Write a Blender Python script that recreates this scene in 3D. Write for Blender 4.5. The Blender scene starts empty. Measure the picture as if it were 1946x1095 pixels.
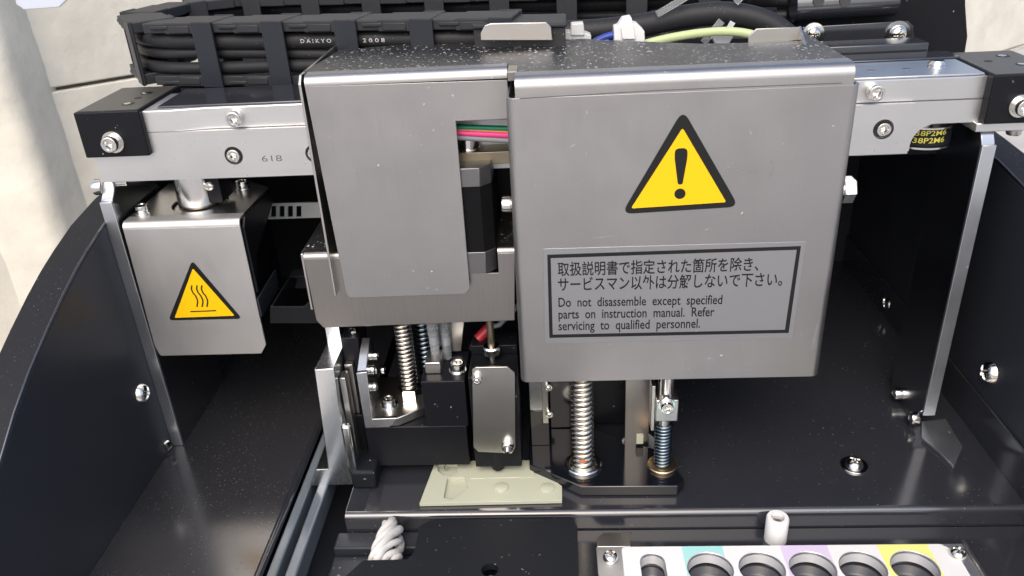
import bpy, bmesh, math, random
from mathutils import Vector, Matrix, noise
random.seed(7)
R = math.radians
C = bpy.context.scene.collection
SC = bpy.context.scene

# ------------------------------------------------------------------ camera
PITCH, YAW, ROLL, FPX, IW, IH = R(27.17), R(-3.657), R(3.233), 1546.1, 1946.0, 1095.0
cp, sp, cy, sy, cr, sr = math.cos(PITCH), math.sin(PITCH), math.cos(YAW), math.sin(YAW), math.cos(ROLL), math.sin(ROLL)
FWD = Vector((sy*cp, cy*cp, -sp)); RT = Vector((cy, -sy, 0)); DN = FWD.cross(RT)
RIGHT = cr*RT + sr*DN; DOWN = -sr*RT + cr*DN
ZF = 263.0                                   # camera height above the base plate, mm
cam = bpy.data.cameras.new('camera'); camo = bpy.data.objects.new('camera', cam); C.objects.link(camo)
camo.matrix_world = Matrix(((RIGHT.x, -DOWN.x, -FWD.x, 0), (RIGHT.y, -DOWN.y, -FWD.y, 0), (RIGHT.z, -DOWN.z, -FWD.z, ZF/1000), (0, 0, 0, 1)))
cam.sensor_fit = 'HORIZONTAL'; cam.sensor_width = 36.0; cam.lens = 36.0*FPX/IW
cam.clip_start = 0.01; cam.clip_end = 60
cam.dof.use_dof = True; cam.dof.focus_distance = 0.36; cam.dof.aperture_fstop = 22.0
SC.camera = camo

# ------------------------------------------------------------------ light
SUN_EL, SUN_AZ = R(50), R(190)               # azimuth clockwise from +Y
w = bpy.data.worlds.new('World'); SC.world = w; w.use_nodes = True
nt = w.node_tree; bg = nt.nodes['Background']
sky = nt.nodes.new('ShaderNodeTexSky'); sky.sky_type = 'NISHITA'; sky.sun_disc = False
sky.sun_elevation = SUN_EL; sky.sun_rotation = SUN_AZ
sky.air_density = 1.0; sky.dust_density = 4.0; sky.ozone_density = 0.6
nt.links.new(sky.outputs['Color'], bg.inputs['Color']); bg.inputs['Strength'].default_value = 0.15
sun = bpy.data.lights.new('sun', 'SUN'); suno = bpy.data.objects.new('sun', sun); C.objects.link(suno)
sun.energy = .8; sun.angle = R(60); sun.color = (1, .96, .9)
d = Vector((math.sin(SUN_AZ)*math.cos(SUN_EL), math.cos(SUN_AZ)*math.cos(SUN_EL), math.sin(SUN_EL)))
suno.rotation_euler = d.to_track_quat('Z', 'Y').to_euler()
suno.location = (0, 0, 2)
vs = SC.view_settings
vs.view_transform = 'Standard'; vs.look = 'None'; vs.gamma = 1; vs.use_curve_mapping = False; vs.exposure = 0.65

# ------------------------------------------------------------------ photo pixel -> point on a known plane (mm, camera at origin)
def U(px, py, ax, v):
    r = RIGHT*((px-IW/2)/FPX) + DOWN*((py-IH/2)/FPX) + FWD
    k = 'XYZ'.index(ax); return r*(v/r[k])
def UY(pts, y): return [(p.x, p.z) for p in (U(a, b, 'Y', y) for a, b in pts)]
def UZ(pts, z): return [(p.x, p.y) for p in (U(a, b, 'Z', z) for a, b in pts)]
def UX(pts, x): return [(p.y, p.z) for p in (U(a, b, 'X', x) for a, b in pts)]

# ------------------------------------------------------------------ materials
MATS = {}
def mat(name, col, rough=.5, metal=0., spec=.5, dust=0., dust_scale=700, grain=None, grain_amt=.0, bump=0., bump_scale=400, mottled=0., coat=0., trans=0., ior=1.45, rvar=0., dust_col=(.5,.5,.48), alpha=1., film=0., bump_dist=.00015, clump_min=.12):
    m = bpy.data.materials.new(name); m.use_nodes = True; n = m.node_tree.nodes; l = m.node_tree.links
    b = n['Principled BSDF']; b.inputs['Roughness'].default_value = rough; b.inputs['Metallic'].default_value = metal
    b.inputs['Specular IOR Level'].default_value = spec; b.inputs['IOR'].default_value = ior
    b.inputs['Coat Weight'].default_value = coat; b.inputs['Coat Roughness'].default_value = .12
    b.inputs['Transmission Weight'].default_value = trans; b.inputs['Alpha'].default_value = alpha
    tc = n.new('ShaderNodeTexCoord'); obj = tc.outputs['Object']
    def rgb(c): 
        x = n.new('ShaderNodeRGB'); x.outputs[0].default_value = (*c, 1); return x.outputs[0]
    def mix(f, a, bb, typ='RGBA'):
        x = n.new('ShaderNodeMix'); x.data_type = typ
        i = {'RGBA': (6, 7, 2), 'FLOAT': (2, 3, 0)}[typ]
        for s, v in ((x.inputs[0], f), (x.inputs[i[0]], a), (x.inputs[i[1]], bb)):
            if hasattr(v, 'is_output'): l.new(v, s)
            else: s.default_value = v
        return x.outputs[i[2]]
    def noi(scale, vec=obj, detail=3, r=.55):
        x = n.new('ShaderNodeTexNoise'); x.inputs['Scale'].default_value = scale; x.inputs['Detail'].default_value = detail; x.inputs['Roughness'].default_value = r
        l.new(vec, x.inputs['Vector']); return x.outputs['Fac']
    def ramp(v, a, bb, lo=0., hi=1.):
        x = n.new('ShaderNodeMapRange'); l.new(v, x.inputs['Value'])
        for k, q in zip(('From Min', 'From Max', 'To Min', 'To Max'), (a, bb, lo, hi)): x.inputs[k].default_value = q
        return x.outputs[0]
    def math_(op, a, bb):
        x = n.new('ShaderNodeMath'); x.operation = op
        for s, v in zip(x.inputs, (a, bb)):
            if hasattr(v, 'is_output'): l.new(v, s)
            else: s.default_value = v
        return x.outputs[0]
    colr = rgb(col); rgh = None
    if mottled:
        f = noi(22, detail=5); colr = mix(ramp(f, .3, .7), rgb([c*(1-mottled) for c in col]), rgb([min(1, c*(1+mottled)) for c in col]))
    rr = ramp(noi(35, detail=6), .25, .75, rough*(1-rvar), rough*(1+rvar)) if rvar else None
    bh = None
    if grain:
        mp = n.new('ShaderNodeMapping'); l.new(obj, mp.inputs['Vector']); mp.inputs['Scale'].default_value = grain
        g = noi(1, mp.outputs['Vector'], 4, .7)
        colr = mix(ramp(g, .25, .75), mix(grain_amt, colr, rgb((0, 0, 0))), mix(grain_amt, colr, rgb((1, 1, 1))))
        base = rr if rr else rough
        rr = math_('MULTIPLY', ramp(g, .2, .8, .9, 1.1), base)
        bh = g
    if dust:
        tot = None
        for sc, th in ((dust_scale*2.3, .30), (dust_scale*.9, .15)):
            v = n.new('ShaderNodeTexVoronoi'); v.inputs['Scale'].default_value = sc; v.inputs['Randomness'].default_value = 1
            wob = n.new('ShaderNodeVectorMath'); wob.operation = 'ADD'
            nz = n.new('ShaderNodeTexNoise'); nz.inputs['Scale'].default_value = sc*1.7; l.new(obj, nz.inputs['Vector'])
            sc2 = n.new('ShaderNodeVectorMath'); sc2.operation = 'SCALE'; sc2.inputs['Scale'].default_value = .9/sc; l.new(nz.outputs['Color'], sc2.inputs[0])
            l.new(obj, wob.inputs[0]); l.new(sc2.outputs[0], wob.inputs[1]); l.new(wob.outputs[0], v.inputs['Vector'])
            sx = n.new('ShaderNodeSeparateColor'); l.new(v.outputs['Color'], sx.inputs[0])
            # only a share (dust) of the cells hold a speck
            big = math_('MULTIPLY', math_('LESS_THAN', sx.outputs[0], dust), ramp(sx.outputs[1], 0, 1, .3, 1.))
            rad = math_('MULTIPLY', big, th)
            msk = math_('LESS_THAN', v.outputs['Distance'], rad)
            msk = math_('MULTIPLY', msk, ramp(sx.outputs[2], 0, 1, .35, 1.))
            tot = msk if tot is None else math_('MAXIMUM', tot, msk)
        clump = ramp(noi(26, detail=5), .42, .62, clump_min, 1.)
        tot = math_('MULTIPLY', tot, clump)
        veil = math_('MULTIPLY', ramp(noi(120, detail=8, r=.7), .2, .8, .6, 1.), film)
        tot = math_('MAXIMUM', tot, veil)
        colr = mix(tot, colr, rgb(dust_col))
        rr = mix(tot, rr if rr else rough, .9, 'FLOAT')
        if metal: l.new(mix(tot, metal, 0., 'FLOAT'), b.inputs['Metallic'])
    if bump:
        bh2 = noi(bump_scale, detail=5)
        bh = bh2
    if bh is not None:
        bn = n.new('ShaderNodeBump'); bn.inputs['Strength'].default_value = bump if bump else .025; bn.inputs['Distance'].default_value = bump_dist if bump else .00003
        l.new(bh, bn.inputs['Height']); l.new(bn.outputs[0], b.inputs['Normal'])
    l.new(colr, b.inputs['Base Color'])
    if rr is not None: l.new(rr, b.inputs['Roughness'])
    MATS[name] = m; return m

mat('steel_front', (.43, .42, .415), .42, 1., dust=.05, dust_scale=330, grain=(1500, 1500, 40), grain_amt=.022, rvar=.2, mottled=.05, dust_col=(.7,.7,.68))
mat('steel_top_shaded', (.085, .084, .085), .36, 1., clump_min=.6, dust=.95, dust_scale=200, grain=(14, 900, 900), grain_amt=.04, rvar=.15, dust_col=(.66,.66,.64), film=.07)  # cover steel darkened: the dark surroundings its top mirrors are in the colour
mat('steel_satin', (.62, .61, .60), .55, 1., dust=.03, dust_scale=330, grain=(1500, 1500, 40), grain_amt=.01, rvar=.1)
mat('lint', (.42, .42, .41), .6)
mat('faint_ink', (.2, .2, .2), .6)
mat('steel_film', (.47, .47, .475), .34, 1., dust=.03, dust_scale=260, dust_col=(.7,.7,.68))
mat('steel_bracket', (.33, .31, .29), .33, 1., grain=(1500, 1500, 40), grain_amt=.05, rvar=.15)
mat('steel_plain', (.62, .60, .57), .3, 1., rvar=.06, dust=.03, dust_scale=300)
mat('alu', (.70, .70, .70), .42, 1., grain=(12, 700, 1500), grain_amt=.03, rvar=.12, dust=.04, dust_scale=350, dust_col=(.2,.2,.2))
mat('alu_mill', (.72, .74, .76), .25, 1., grain=(900, 900, 25), grain_amt=.04, rvar=.2)
mat('chrome', (.78, .76, .72), .16, 1., rvar=.3)
mat('spring_steel', (.66, .61, .54), .2, 1., rvar=.2)
mat('dark_spring', (.20, .25, .29), .25, 1.)
mat('brass', (.62, .46, .28), .32, 1.)
mat('bronze_plate', (.30, .26, .19), .4, 1., rvar=.2)
mat('socket', (.08, .08, .08), .5, .6)
mat('copper', (.45, .14, .05), .35, 1.)
mat('black_anod', (.007, .0075, .010), .36, 0., .25, dust=.018, dust_scale=350, rvar=.15)
mat('black_anod_top', (.055, .051, .044), .38, 0., .6, dust=.05, dust_scale=400)
mat('black_gloss', (.013, .0145, .020), .08, 0., .7, dust=.07, dust_scale=420, rvar=.3, dust_col=(.16,.165,.18), film=.10, ior=1.75)
mat('black_gloss_dusty', (.015, .016, .020), .09, 0., .7, dust=.3, dust_scale=430, rvar=.3, dust_col=(.17,.165,.165), film=.13, ior=2.0)
mat('black_gloss_clean', (.006, .007, .010), .1, 0., .6, ior=1.6)
mat('black_panel', (.021, .024, .032), .34, 0., .4, dust=.012, dust_scale=350, dust_col=(.2,.2,.21), film=.05, rvar=.2)
mat('black_rim', (.013, .0135, .016), .6, 0., .3, bump=.5, bump_scale=900, dust=.14, dust_scale=500, dust_col=(.2,.2,.2))
mat('black_plastic', (.017, .0185, .022), .5, 0., .4, bump=.12, bump_scale=700, dust=.14, dust_scale=450, dust_col=(.35,.35,.35), film=.03)
mat('black_bar', (.020, .024, .032), .42, 0., .4, dust=.08, dust_scale=300, dust_col=(.3,.3,.3))
mat('black_rubber', (.013, .0135, .016), .5, 0., .35, dust=.12, dust_scale=420, dust_col=(.3,.3,.3), film=.03)
mat('black_matte', (.008, .0095, .012), .6, 0., .3, dust=.08, dust_scale=300, dust_col=(.5,.5,.5))
mat('black_shaded', (.005, .005, .006), .7, 0., .15)  # motor black, deepened for the shade inside the cover window
mat('black_flat', (.020, .022, .028), .75, 0., .15)
mat('black_ink', (.009, .009, .009), .45, 0., .4)
mat('grey_ink', (.10, .10, .10), .6, 0., .3)
mat('white_ink', (.55, .55, .55), .6)
mat('yellow_ink', (.55, .50, .08), .6)
mat('yellow_vinyl', (.84, .50, .004), .42, 0., .35)
mat('white_plastic', (.72, .72, .71), .4, 0., .5)
mat('nylon', (.72, .74, .74), .35, 0., .5, trans=.25)
mat('cream_plastic', (.46, .47, .36), .35, 0., .45)
mat('clear_plastic', (.92, .94, .95), .12, 0., .5, trans=.85)
mat('rail_plastic', (.15, .175, .20), .16, .15, .6, rvar=.3)
mat('alu_shaded', (.22, .22, .225), .45, 1.)  # aluminium with the shade around the motor put into its colour
mat('alu_satin', (.62, .64, .67), .4, 1., rvar=.2, dust=.03, dust_scale=300)
mat('mirror_alu', (.48, .50, .54), .22, 1., rvar=.1, dust=.03, dust_scale=300)
mat('sleeve_grey', (.62, .62, .63), .3, .2)
mat('tip_plastic', (.66, .69, .71), .25, 0., .5, trans=.8)
mat('rope', (.62, .61, .58), .85, 0., .2, bump=.5, bump_scale=1500)
mat('red_vinyl', (.36, .02, .03), .4); mat('green_vinyl', (.0, .17, .08), .4); mat('pink_vinyl', (.75, .05, .22), .4)
mat('grey_vinyl', (.22, .23, .25), .5, bump=.4, bump_scale=1500); mat('orange_vinyl', (.6, .25, .05), .4); mat('blue_vinyl', (.02, .05, .30), .4)
mat('lime_vinyl', (.48, .55, .28), .42)
mat('band_cyan', (.36, .66, .64), .4); mat('band_violet', (.62, .53, .70), .4); mat('band_yellow', (.78, .77, .24), .4)
mat('wall_block', (.66, .635, .56), .9, 0., .2, bump=.7, bump_scale=24, mottled=.10, bump_dist=.004)
mat('wall_mortar', (.12, .115, .10), .95, 0., .2)
mat('pale_sheet', (.55, .59, .68), .35, 0., .5)
mat('concrete', (.42, .415, .41), .9, 0., .2, bump=.4, bump_scale=60, mottled=.15)

# ------------------------------------------------------------------ mesh builder (coordinates in mm, camera at the origin)
class MB:
    def __init__(s): s.v = []; s.f = []
    def add(s, vs_, fs):
        o = len(s.v); s.v += [Vector(p) for p in vs_]; s.f += [tuple(i+o for i in f) for f in fs]; return s
    def box(s, x0, x1, y0, y1, z0, z1):
        return s.add([(x, y, z) for x in (x0, x1) for y in (y0, y1) for z in (z0, z1)],
                     [(0,1,3,2),(4,6,7,5),(0,4,5,1),(2,3,7,6),(0,2,6,4),(1,5,7,3)])
    def prism(s, poly, ax, a, b, holes=()):
        """polygon (with holes) in the plane across axis ax, extruded from a to b"""
        def P(q, t): return {'X': (t, q[0], q[1]), 'Y': (q[0], t, q[1]), 'Z': (q[0], q[1], t)}[ax]
        loops = [list(poly)] + [list(h) for h in holes]
        flat = [p for lp in loops for p in lp]; n = len(flat)
        from mathutils.geometry import tessellate_polygon
        if not holes: caps = [tuple(range(n))]
        else: caps = [tuple(t) for t in tessellate_polygon([[Vector((p[0], p[1], 0)) for p in lp] for lp in loops])]
        fs = [c for c in caps] + [tuple(i+n for i in reversed(c)) for c in caps]
        k = 0
        for lp in loops:
            m = len(lp)
            for i in range(m):
                j = (i+1) % m; fs.append((k+i, k+j, n+k+j, n+k+i))
            k += m
        return s.add([P(q, a) for q in flat] + [P(q, b) for q in flat], fs)
    def tube(s, pts, r, seg=12, caps=True, closed=False):
        pts = [Vector(p) for p in pts]; n = len(pts); rs = r if isinstance(r, (list, tuple)) else [r]*n
        t0 = (pts[1]-pts[0]).normalized(); u = t0.orthogonal().normalized(); vv = []
        for i, p in enumerate(pts):
            t = (pts[min(i+1, n-1)]-pts[max(i-1, 0)]).normalized()
            u = (u - t*u.dot(t)).normalized(); w_ = t.cross(u)
            for k in range(seg):
                a = 2*math.pi*k/seg; vv.append(p + (u*math.cos(a)+w_*math.sin(a))*rs[i])
        fs = [(i*seg+k, i*seg+(k+1) % seg, (i+1)*seg+(k+1) % seg, (i+1)*seg+k) for i in range(n-1) for k in range(seg)]
        if caps: fs += [tuple(reversed(range(seg))), tuple((n-1)*seg+k for k in range(seg))]
        return s.add(vv, fs)
    def lathe(s, prof, o=(0,0,0), ax=(0,0,1), seg=28):
        """prof: list of (radius, height) along ax"""
        q = Vector(ax).normalized().to_track_quat('Z', 'Y').to_matrix(); o = Vector(o); vv = []
        for r, h in prof:
            for k in range(seg):
                a = 2*math.pi*k/seg; vv.append(o + q @ Vector((r*math.cos(a), r*math.sin(a), h)))
        m = len(prof)
        fs = [(i*seg+k, i*seg+(k+1) % seg, (i+1)*seg+(k+1) % seg, (i+1)*seg+k) for i in range(m-1) for k in range(seg)]
        fs += [tuple(reversed(range(seg))), tuple((m-1)*seg+k for k in range(seg))]
        return s.add(vv, fs)
    def coil(s, base, ax, R0, r, turns, length, seg=8, per=22, flat_end=False):
        q = Vector(ax).normalized().to_track_quat('Z', 'Y').to_matrix(); base = Vector(base)
        n = int(turns*per); pts = [base + q @ Vector((R0*math.cos(2*math.pi*i/per), R0*math.sin(2*math.pi*i/per), r+(length-2*r)*i/n)) for i in range(n+1)]
        return s.tube(pts, r, seg)
    def ribbon(s, pts, wd, y0, y1):
        """flat stroke in the XZ plane"""
        n = len(pts); L = []; Rr = []
        for i in range(n):
            a = Vector(pts[max(i-1, 0)]); b = Vector(pts[min(i+1, n-1)]); t = (b-a).normalized(); nn = Vector((-t.y, t.x))*wd/2; p = Vector(pts[i])
            L.append(tuple(p+nn)); Rr.append(tuple(p-nn))
        return s.prism(L + Rr[::-1], 'Y', y0, y1)

def mm(p): return Vector((p[0]/1000, p[1]/1000, (p[2]+ZF)/1000))
ROOT = {}
def finish(me, smooth=40):
    bm = bmesh.new(); bm.from_mesh(me); bmesh.ops.recalc_face_normals(bm, faces=bm.faces); bm.to_mesh(me); bm.free()
    me.shade_smooth(); me.set_sharp_from_angle(angle=R(smooth))
def obj(name, mb, material, parent=None, bevel=0, label=None, seg=2, smooth=40):
    base = ROOT.get(parent.name, Vector()) if parent else Vector()
    me = bpy.data.meshes.new(name); me.from_pydata([mm(p)-base for p in mb.v], [], mb.f); finish(me, smooth)
    me.materials.append(MATS[material]); o = bpy.data.objects.new(name, me); C.objects.link(o)
    if parent: o.parent = parent; ROOT[o.name] = base
    else: ROOT[o.name] = Vector()
    if bevel:
        b = o.modifiers.new('bevel', 'BEVEL'); b.width = bevel/1000; b.segments = seg; b.limit_method = 'ANGLE'; b.angle_limit = R(35); b.harden_normals = False
    if label: o['label'] = label
    return o
def thing(name, label, cat, at, group=None):
    o = bpy.data.objects.new(name, None); C.objects.link(o); o.location = mm(at); o.empty_display_size = .005
    ROOT[o.name] = mm(at); o['label'] = label; o['category'] = cat
    if group: o['group'] = group
    return o
def single(name, label, cat, mb, material, bevel=0, group=None, smooth=40):
    """a thing that is one mesh, its origin at its base"""
    zs = min(v.z for v in mb.v); c = sum((v for v in mb.v), Vector())/len(mb.v); at = Vector((c.x, c.y, zs)); b = mm(at)
    me = bpy.data.meshes.new(name); me.from_pydata([mm(p)-b for p in mb.v], [], mb.f); finish(me, smooth); me.materials.append(MATS[material])
    o = bpy.data.objects.new(name, me); C.objects.link(o); o.location = b; ROOT[o.name] = b; o['label'] = label; o['category'] = cat
    if group: o['group'] = group
    if bevel:
        m = o.modifiers.new('bevel', 'BEVEL'); m.width = bevel/1000; m.segments = 2; m.limit_method = 'ANGLE'; m.angle_limit = R(35)
    return o
def rnd(poly, r, n=5):
    """round the corners of a 2D polygon; r one radius or one per corner"""
    out = []; m = len(poly); rs = r if isinstance(r, (list, tuple)) else [r]*m
    for i in range(m):
        p = Vector(poly[i][:2]); a = Vector(poly[i-1][:2])-p; b = Vector(poly[(i+1) % m][:2])-p; q = rs[i]
        if q <= 0: out.append(tuple(p)); continue
        ang = a.angle(b); t = min(q/math.tan(ang/2), a.length*.48, b.length*.48); pa = p+a.normalized()*t; pb = p+b.normalized()*t
        for k in range(n+1):
            s = k/n; out.append(tuple((1-s)**2*pa + 2*s*(1-s)*p*.5*1 + 2*s*(1-s)*p*.5 + s*s*pb))
    return out
def circ(x, y, r, n=28, r2=None): return [(x+r*math.cos(2*math.pi*k/n), y+(r2 or r)*math.sin(2*math.pi*k/n)) for k in range(n)]
def sheet(path, t):
    """open 2D path thickened to one side: a folded sheet in section"""
    n = len(path); off = []
    for i in range(n):
        a = Vector(path[max(i-1, 0)]); b = Vector(path[min(i+1, n-1)]); d_ = (b-a).normalized(); off.append(tuple(Vector(path[i]) + Vector((-d_.y, d_.x))*t))
    return list(path) + off[::-1]
def arc(cx, cz, r, a0, a1, n=7): return [(cx+r*math.cos(R(a0+(a1-a0)*k/n)), cz+r*math.sin(R(a0+(a1-a0)*k/n))) for k in range(n+1)]

# ------------------------------------------------------------------ screws: shared meshes, millimetres about their own seat, axis +Z
def mesh_of(name, mb, material, smooth=40):
    me = bpy.data.meshes.new(name); me.from_pydata([Vector(p)/1000 for p in mb.v], [], mb.f); finish(me, smooth); me.materials.append(MATS[material]); return me
def cap_mesh(r=3.4, h=3.9, hexr=1.75, mt='chrome', knurl=True):
    mb = MB(); seg = 48; rings = [(r*.96, 0, 0), (r, .25, 0), (r, h*.82, 0), (r*.93, h*.97, 0), (r*.86, h, 0), (hexr*1.28, h, 0), (hexr*1.16, h-.25, 0), (hexr, h-.3, 1), (hexr, h-2.2, 1), (hexr*.35, h-2.7, 0)]
    vv = []
    for i, (q, z, hx) in enumerate(rings):
        for k in range(seg):
            a = 2*math.pi*k/seg; rr = q
            if knurl and i in (1, 2) and k % 2: rr = q*.955
            if hx: rr = q*math.cos(math.pi/6)/math.cos((a % (math.pi/3))-math.pi/6)
            vv.append((rr*math.cos(a), rr*math.sin(a), z))
    fs = [(i*seg+k, i*seg+(k+1) % seg, (i+1)*seg+(k+1) % seg, (i+1)*seg+k) for i in range(len(rings)-1) for k in range(seg)]
    fs += [tuple(reversed(range(seg))), tuple((len(rings)-1)*seg+k for k in range(seg))]
    return mesh_of('cap_screw', mb.add(vv, fs), mt, 30)
def pan_mesh(r=3.6, h=2.6):
    mb = MB(); seg = 40; vv = []; nr = 9
    for i in range(nr+1):
        t = i/nr; rr = r*(1-t)+.02; z = h*math.sqrt(max(0, 1-(1-t)**2.6))
        for k in range(seg):
            a = 2*math.pi*k/seg; x, y = rr*math.cos(a), rr*math.sin(a); zz = z
            if (abs(x) < .5 or abs(y) < .5) and rr < r*.62: zz -= .9
            vv.append((x, y, zz))
    fs = [(i*seg+k, i*seg+(k+1) % seg, (i+1)*seg+(k+1) % seg, (i+1)*seg+k) for i in range(nr) for k in range(seg)]
    fs += [tuple(reversed(range(seg))), tuple(nr*seg+k for k in range(seg))]
    return mesh_of('pan_screw', mb.add(vv, fs), 'chrome', 30)
def washer_mesh(r=4.6, ri=1.8, t=.8, mt='chrome'):
    return mesh_of('washer', MB().lathe([(ri, 0), (r, 0), (r, t*.7), (r*.97, t), (ri, t)], seg=36), mt)
CAP = cap_mesh(); CAPS = cap_mesh(2.7, 3., 1.35); PAN = pan_mesh(); WASH = washer_mesh(); WASHS = washer_mesh(3.3, 1.4, .6); WASHL = washer_mesh(5.6, 1.9, .8)
NUT = mesh_of('nut', MB().lathe([(3.9, 0), (4.05, .3), (4.05, 3.1), (3.7, 3.5), (1.9, 3.5), (1.9, 2.8)], seg=6), 'chrome', 20)
STUD = mesh_of('stud', MB().lathe([(1.9, 0)] + [(1.9-.25*(k % 2), .35+.35*k) for k in range(14)] + [(1.5, 5.4)], seg=20), 'chrome', 25)
def put(me, name, parent, at, ax, scale=1., spin=0.):
    o = bpy.data.objects.new(name, me); C.objects.link(o); o.parent = parent; base = ROOT[parent.name]
    o.location = mm(at)-base; q = Vector(ax).normalized().to_track_quat('Z', 'Y'); o.rotation_mode = 'QUATERNION'
    from mathutils import Quaternion
    o.rotation_quaternion = q @ Quaternion((0, 0, 1), spin); o.scale = (scale,)*3; return o
FRONT, UP, LEFTW, RIGHTW = (0, -1, 0), (0, 0, 1), (-1, 0, 0), (1, 0, 0)
def cap(parent, at, ax=FRONT, s=1., washer=None, me=None):
    at = Vector(at); n = Vector(ax)
    if washer: put(washer, 'washer', parent, at, ax, s); at = at + n*.7*s
    return put(me or CAP, 'screw', parent, at, ax, s, random.random()*6)
def pan(parent, at, ax=UP, s=1., washer=None):
    at = Vector(at)
    if washer: put(washer, 'washer', parent, at, ax, s); at = at + Vector(ax)*.7*s
    return put(PAN, 'screw', parent, at, ax, s, random.random()*6)

# ------------------------------------------------------------------ lettering as mesh
def text_mb(s, fit=None):
    cu = bpy.data.curves.new('t', 'FONT'); cu.body = s; cu.resolution_u = 3
    if fit: cu.offset = fit
    o = bpy.data.objects.new('t', cu); C.objects.link(o)
    me = bpy.data.meshes.new_from_object(o.evaluated_get(bpy.context.evaluated_depsgraph_get()))
    vv = [v.co.copy() for v in me.vertices]; ff = [tuple(p.vertices) for p in me.polygons]
    bpy.data.objects.remove(o); bpy.data.curves.remove(cu); bpy.data.meshes.remove(me); return vv, ff
def letters(s, pl, pr, height, y, mb=None, ref=.682, bold=0.0, yfun=None):
    """flat lettering facing the front: baseline from pl to pr (x,z), letter height in mm"""
    vv, ff = text_mb(s, bold); x0 = min(v.x for v in vv); x1 = max(v.x for v in vv); k = height/ref; out = []
    for v in vv:
        t = (v.x-x0)/(x1-x0); x = pl[0]+(pr[0]-pl[0])*t; z = pl[1]+(pr[1]-pl[1])*t + v.y*k
        out.append((x, y if yfun is None else yfun(x, z), z))
    mb = mb or MB(); return mb.add(out, ff)

# =================================================================== SETTING
def tag(o, kind): o['kind'] = kind; return o
def plain(name, mb, m, kind=None, bevel=0):
    o = obj(name, mb, m, None, bevel)
    if kind: o['kind'] = kind
    return o
plain('ground', MB().box(-6000, 6000, -5000, 6000, -346, -340), 'concrete', 'structure')

# rough block wall behind, turned a little to the right
WA = R(38)
def wall_pt(u, v, dep=0):                        # u along, v up, dep towards the viewer
    o = Vector((-330, 640, 0)); return o + Vector((math.cos(WA), math.sin(WA), 0))*u + Vector((math.sin(WA), -math.cos(WA), 0))*dep + Vector((0, 0, v))
def wall_z(r):                                   # height where a line of sight meets the wall face
    k = (math.sin(WA)*-330 - math.cos(WA)*640)/(math.sin(WA)*r.x - math.cos(WA)*r.y); return r.z*k
def wall_thing(name, label, blocks, dep, joint_u0, joint_u1, z0, z1):
    t = thing(name, label, 'wall', wall_pt((joint_u0+joint_u1)/2, -340, dep))
    def slab(u0, u1, v0, v1, d0, d1):
        m = MB(); n = [wall_pt(a, b, c) for a in (u0, u1) for c in (d1, d0) for b in (v0, v1)]
        return m.add(n, [(0,1,3,2),(4,6,7,5),(0,4,5,1),(2,3,7,6),(0,2,6,4),(1,5,7,3)])
    for (a, b, c, d_) in blocks: obj('block', slab(a, b, c, d_, dep-120, dep), 'wall_block', t, 1.2, seg=2)
    obj('mortar', slab(joint_u0+3, joint_u1-3, z0, z1-3, dep-115, dep-5), 'wall_mortar', t)
    return t
JZ = wall_z(U(200, 151, 'Y', 1.0))
g = 3.0
rows = [(-340, JZ-205-g), (JZ-205, JZ-g), (JZ, JZ+200), (JZ+200+g, JZ+405)]
blocks = [(-420, 4200, *rows[0]), (-420, 4200, *rows[1]), (-420, 4200, *rows[2]), (-420, 4200, *rows[3])]
wall_thing('block_wall', 'cream rough block wall with thin dark mortar joints behind the machine', blocks, 0, -420, 4200, -340, JZ+405)
bp = MB(); pts = []
pier = thing('wall_pier', 'cream rough masonry pier standing forward of the wall at far left', 'wall pier', (-430, 600, -340))
N, M_ = 26, 60; vv = []
for j in range(M_+1):
    z = -340 + 760*j/M_
    prof = [(-700, 560), (-420, 560)] + [(-394+14*math.sin(R(a)), 574-14*math.cos(R(a))) for a in (10, 30, 50, 70, 88)] + [(-379, 600), (-376, 720)]
    for (x, y) in prof:
        p = Vector((x, y, z)); k = noise.noise(p*.03)*1.2+noise.noise(p*.09)*.8; vv.append((x+k, y-k, z))
n_ = 9
obj('masonry', MB().add(vv, [(j*n_+i, j*n_+i+1, (j+1)*n_+i+1, (j+1)*n_+i) for j in range(M_) for i in range(n_-1)]), 'wall_block', pier, smooth=80)
q = UY([(28,-30),(128,-30),(133,-6),(112,14),(46,19),(30,8)], 560)
single('pale_sheet', 'pale blue grey sheet with cut corners hanging by the wall at top left', 'sheet', MB().prism(q, 'Y', 560, 562), 'pale_sheet', .5)

# =================================================================== HOUSING
Z0 = -ZF
h = thing('machine_housing', 'black open machine housing with curved sides and a glossy base plate', 'housing', (0, 400, -340))
# base plate with rolled front edge
prof = [(286.5+4*0, Z0-10)]
front = [(284.5, Z0-10.5), (284.5, Z0-4)] + [(287.3-2.8*math.cos(R(a)), Z0-2.8+2.8*math.sin(R(a))) for a in (0, 20, 40, 60, 80, 90)]
body = front + [(600, Z0), (600, Z0-2), (289, Z0-2), (287, Z0-4), (287, Z0-10.5)]
obj('base_plate', MB().prism(body, 'X', -102.2, 206.8), 'black_gloss', h, smooth=60)
lp = [(-206.8, 180), (-133.5, 180), (-133.5, 600), (-206.8, 600)]
obj('side_plate', MB().prism(lp, 'Z', Z0-2, Z0), 'black_gloss_dusty', h)
obj('channel_edge', MB().tube([(-131.8, 180, Z0-.6), (-131.8, 380, Z0-.6)], 1.9, 12), 'black_gloss', h)
obj('base_plate', MB().box(-133.4, -107, 372, 600, Z0-2, Z0), 'black_gloss', h)
obj('pan', MB().box(-207, 207, 150, 600, -300, -297).box(-207, -133.5, 150, 179, -297, -265), 'black_panel', h)
obj('back_panel', MB().box(-207, 207, 540, 543, -297, -62), 'black_flat', h)  # unseen; made tall to block sky and wall from the floor's reflection
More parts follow.
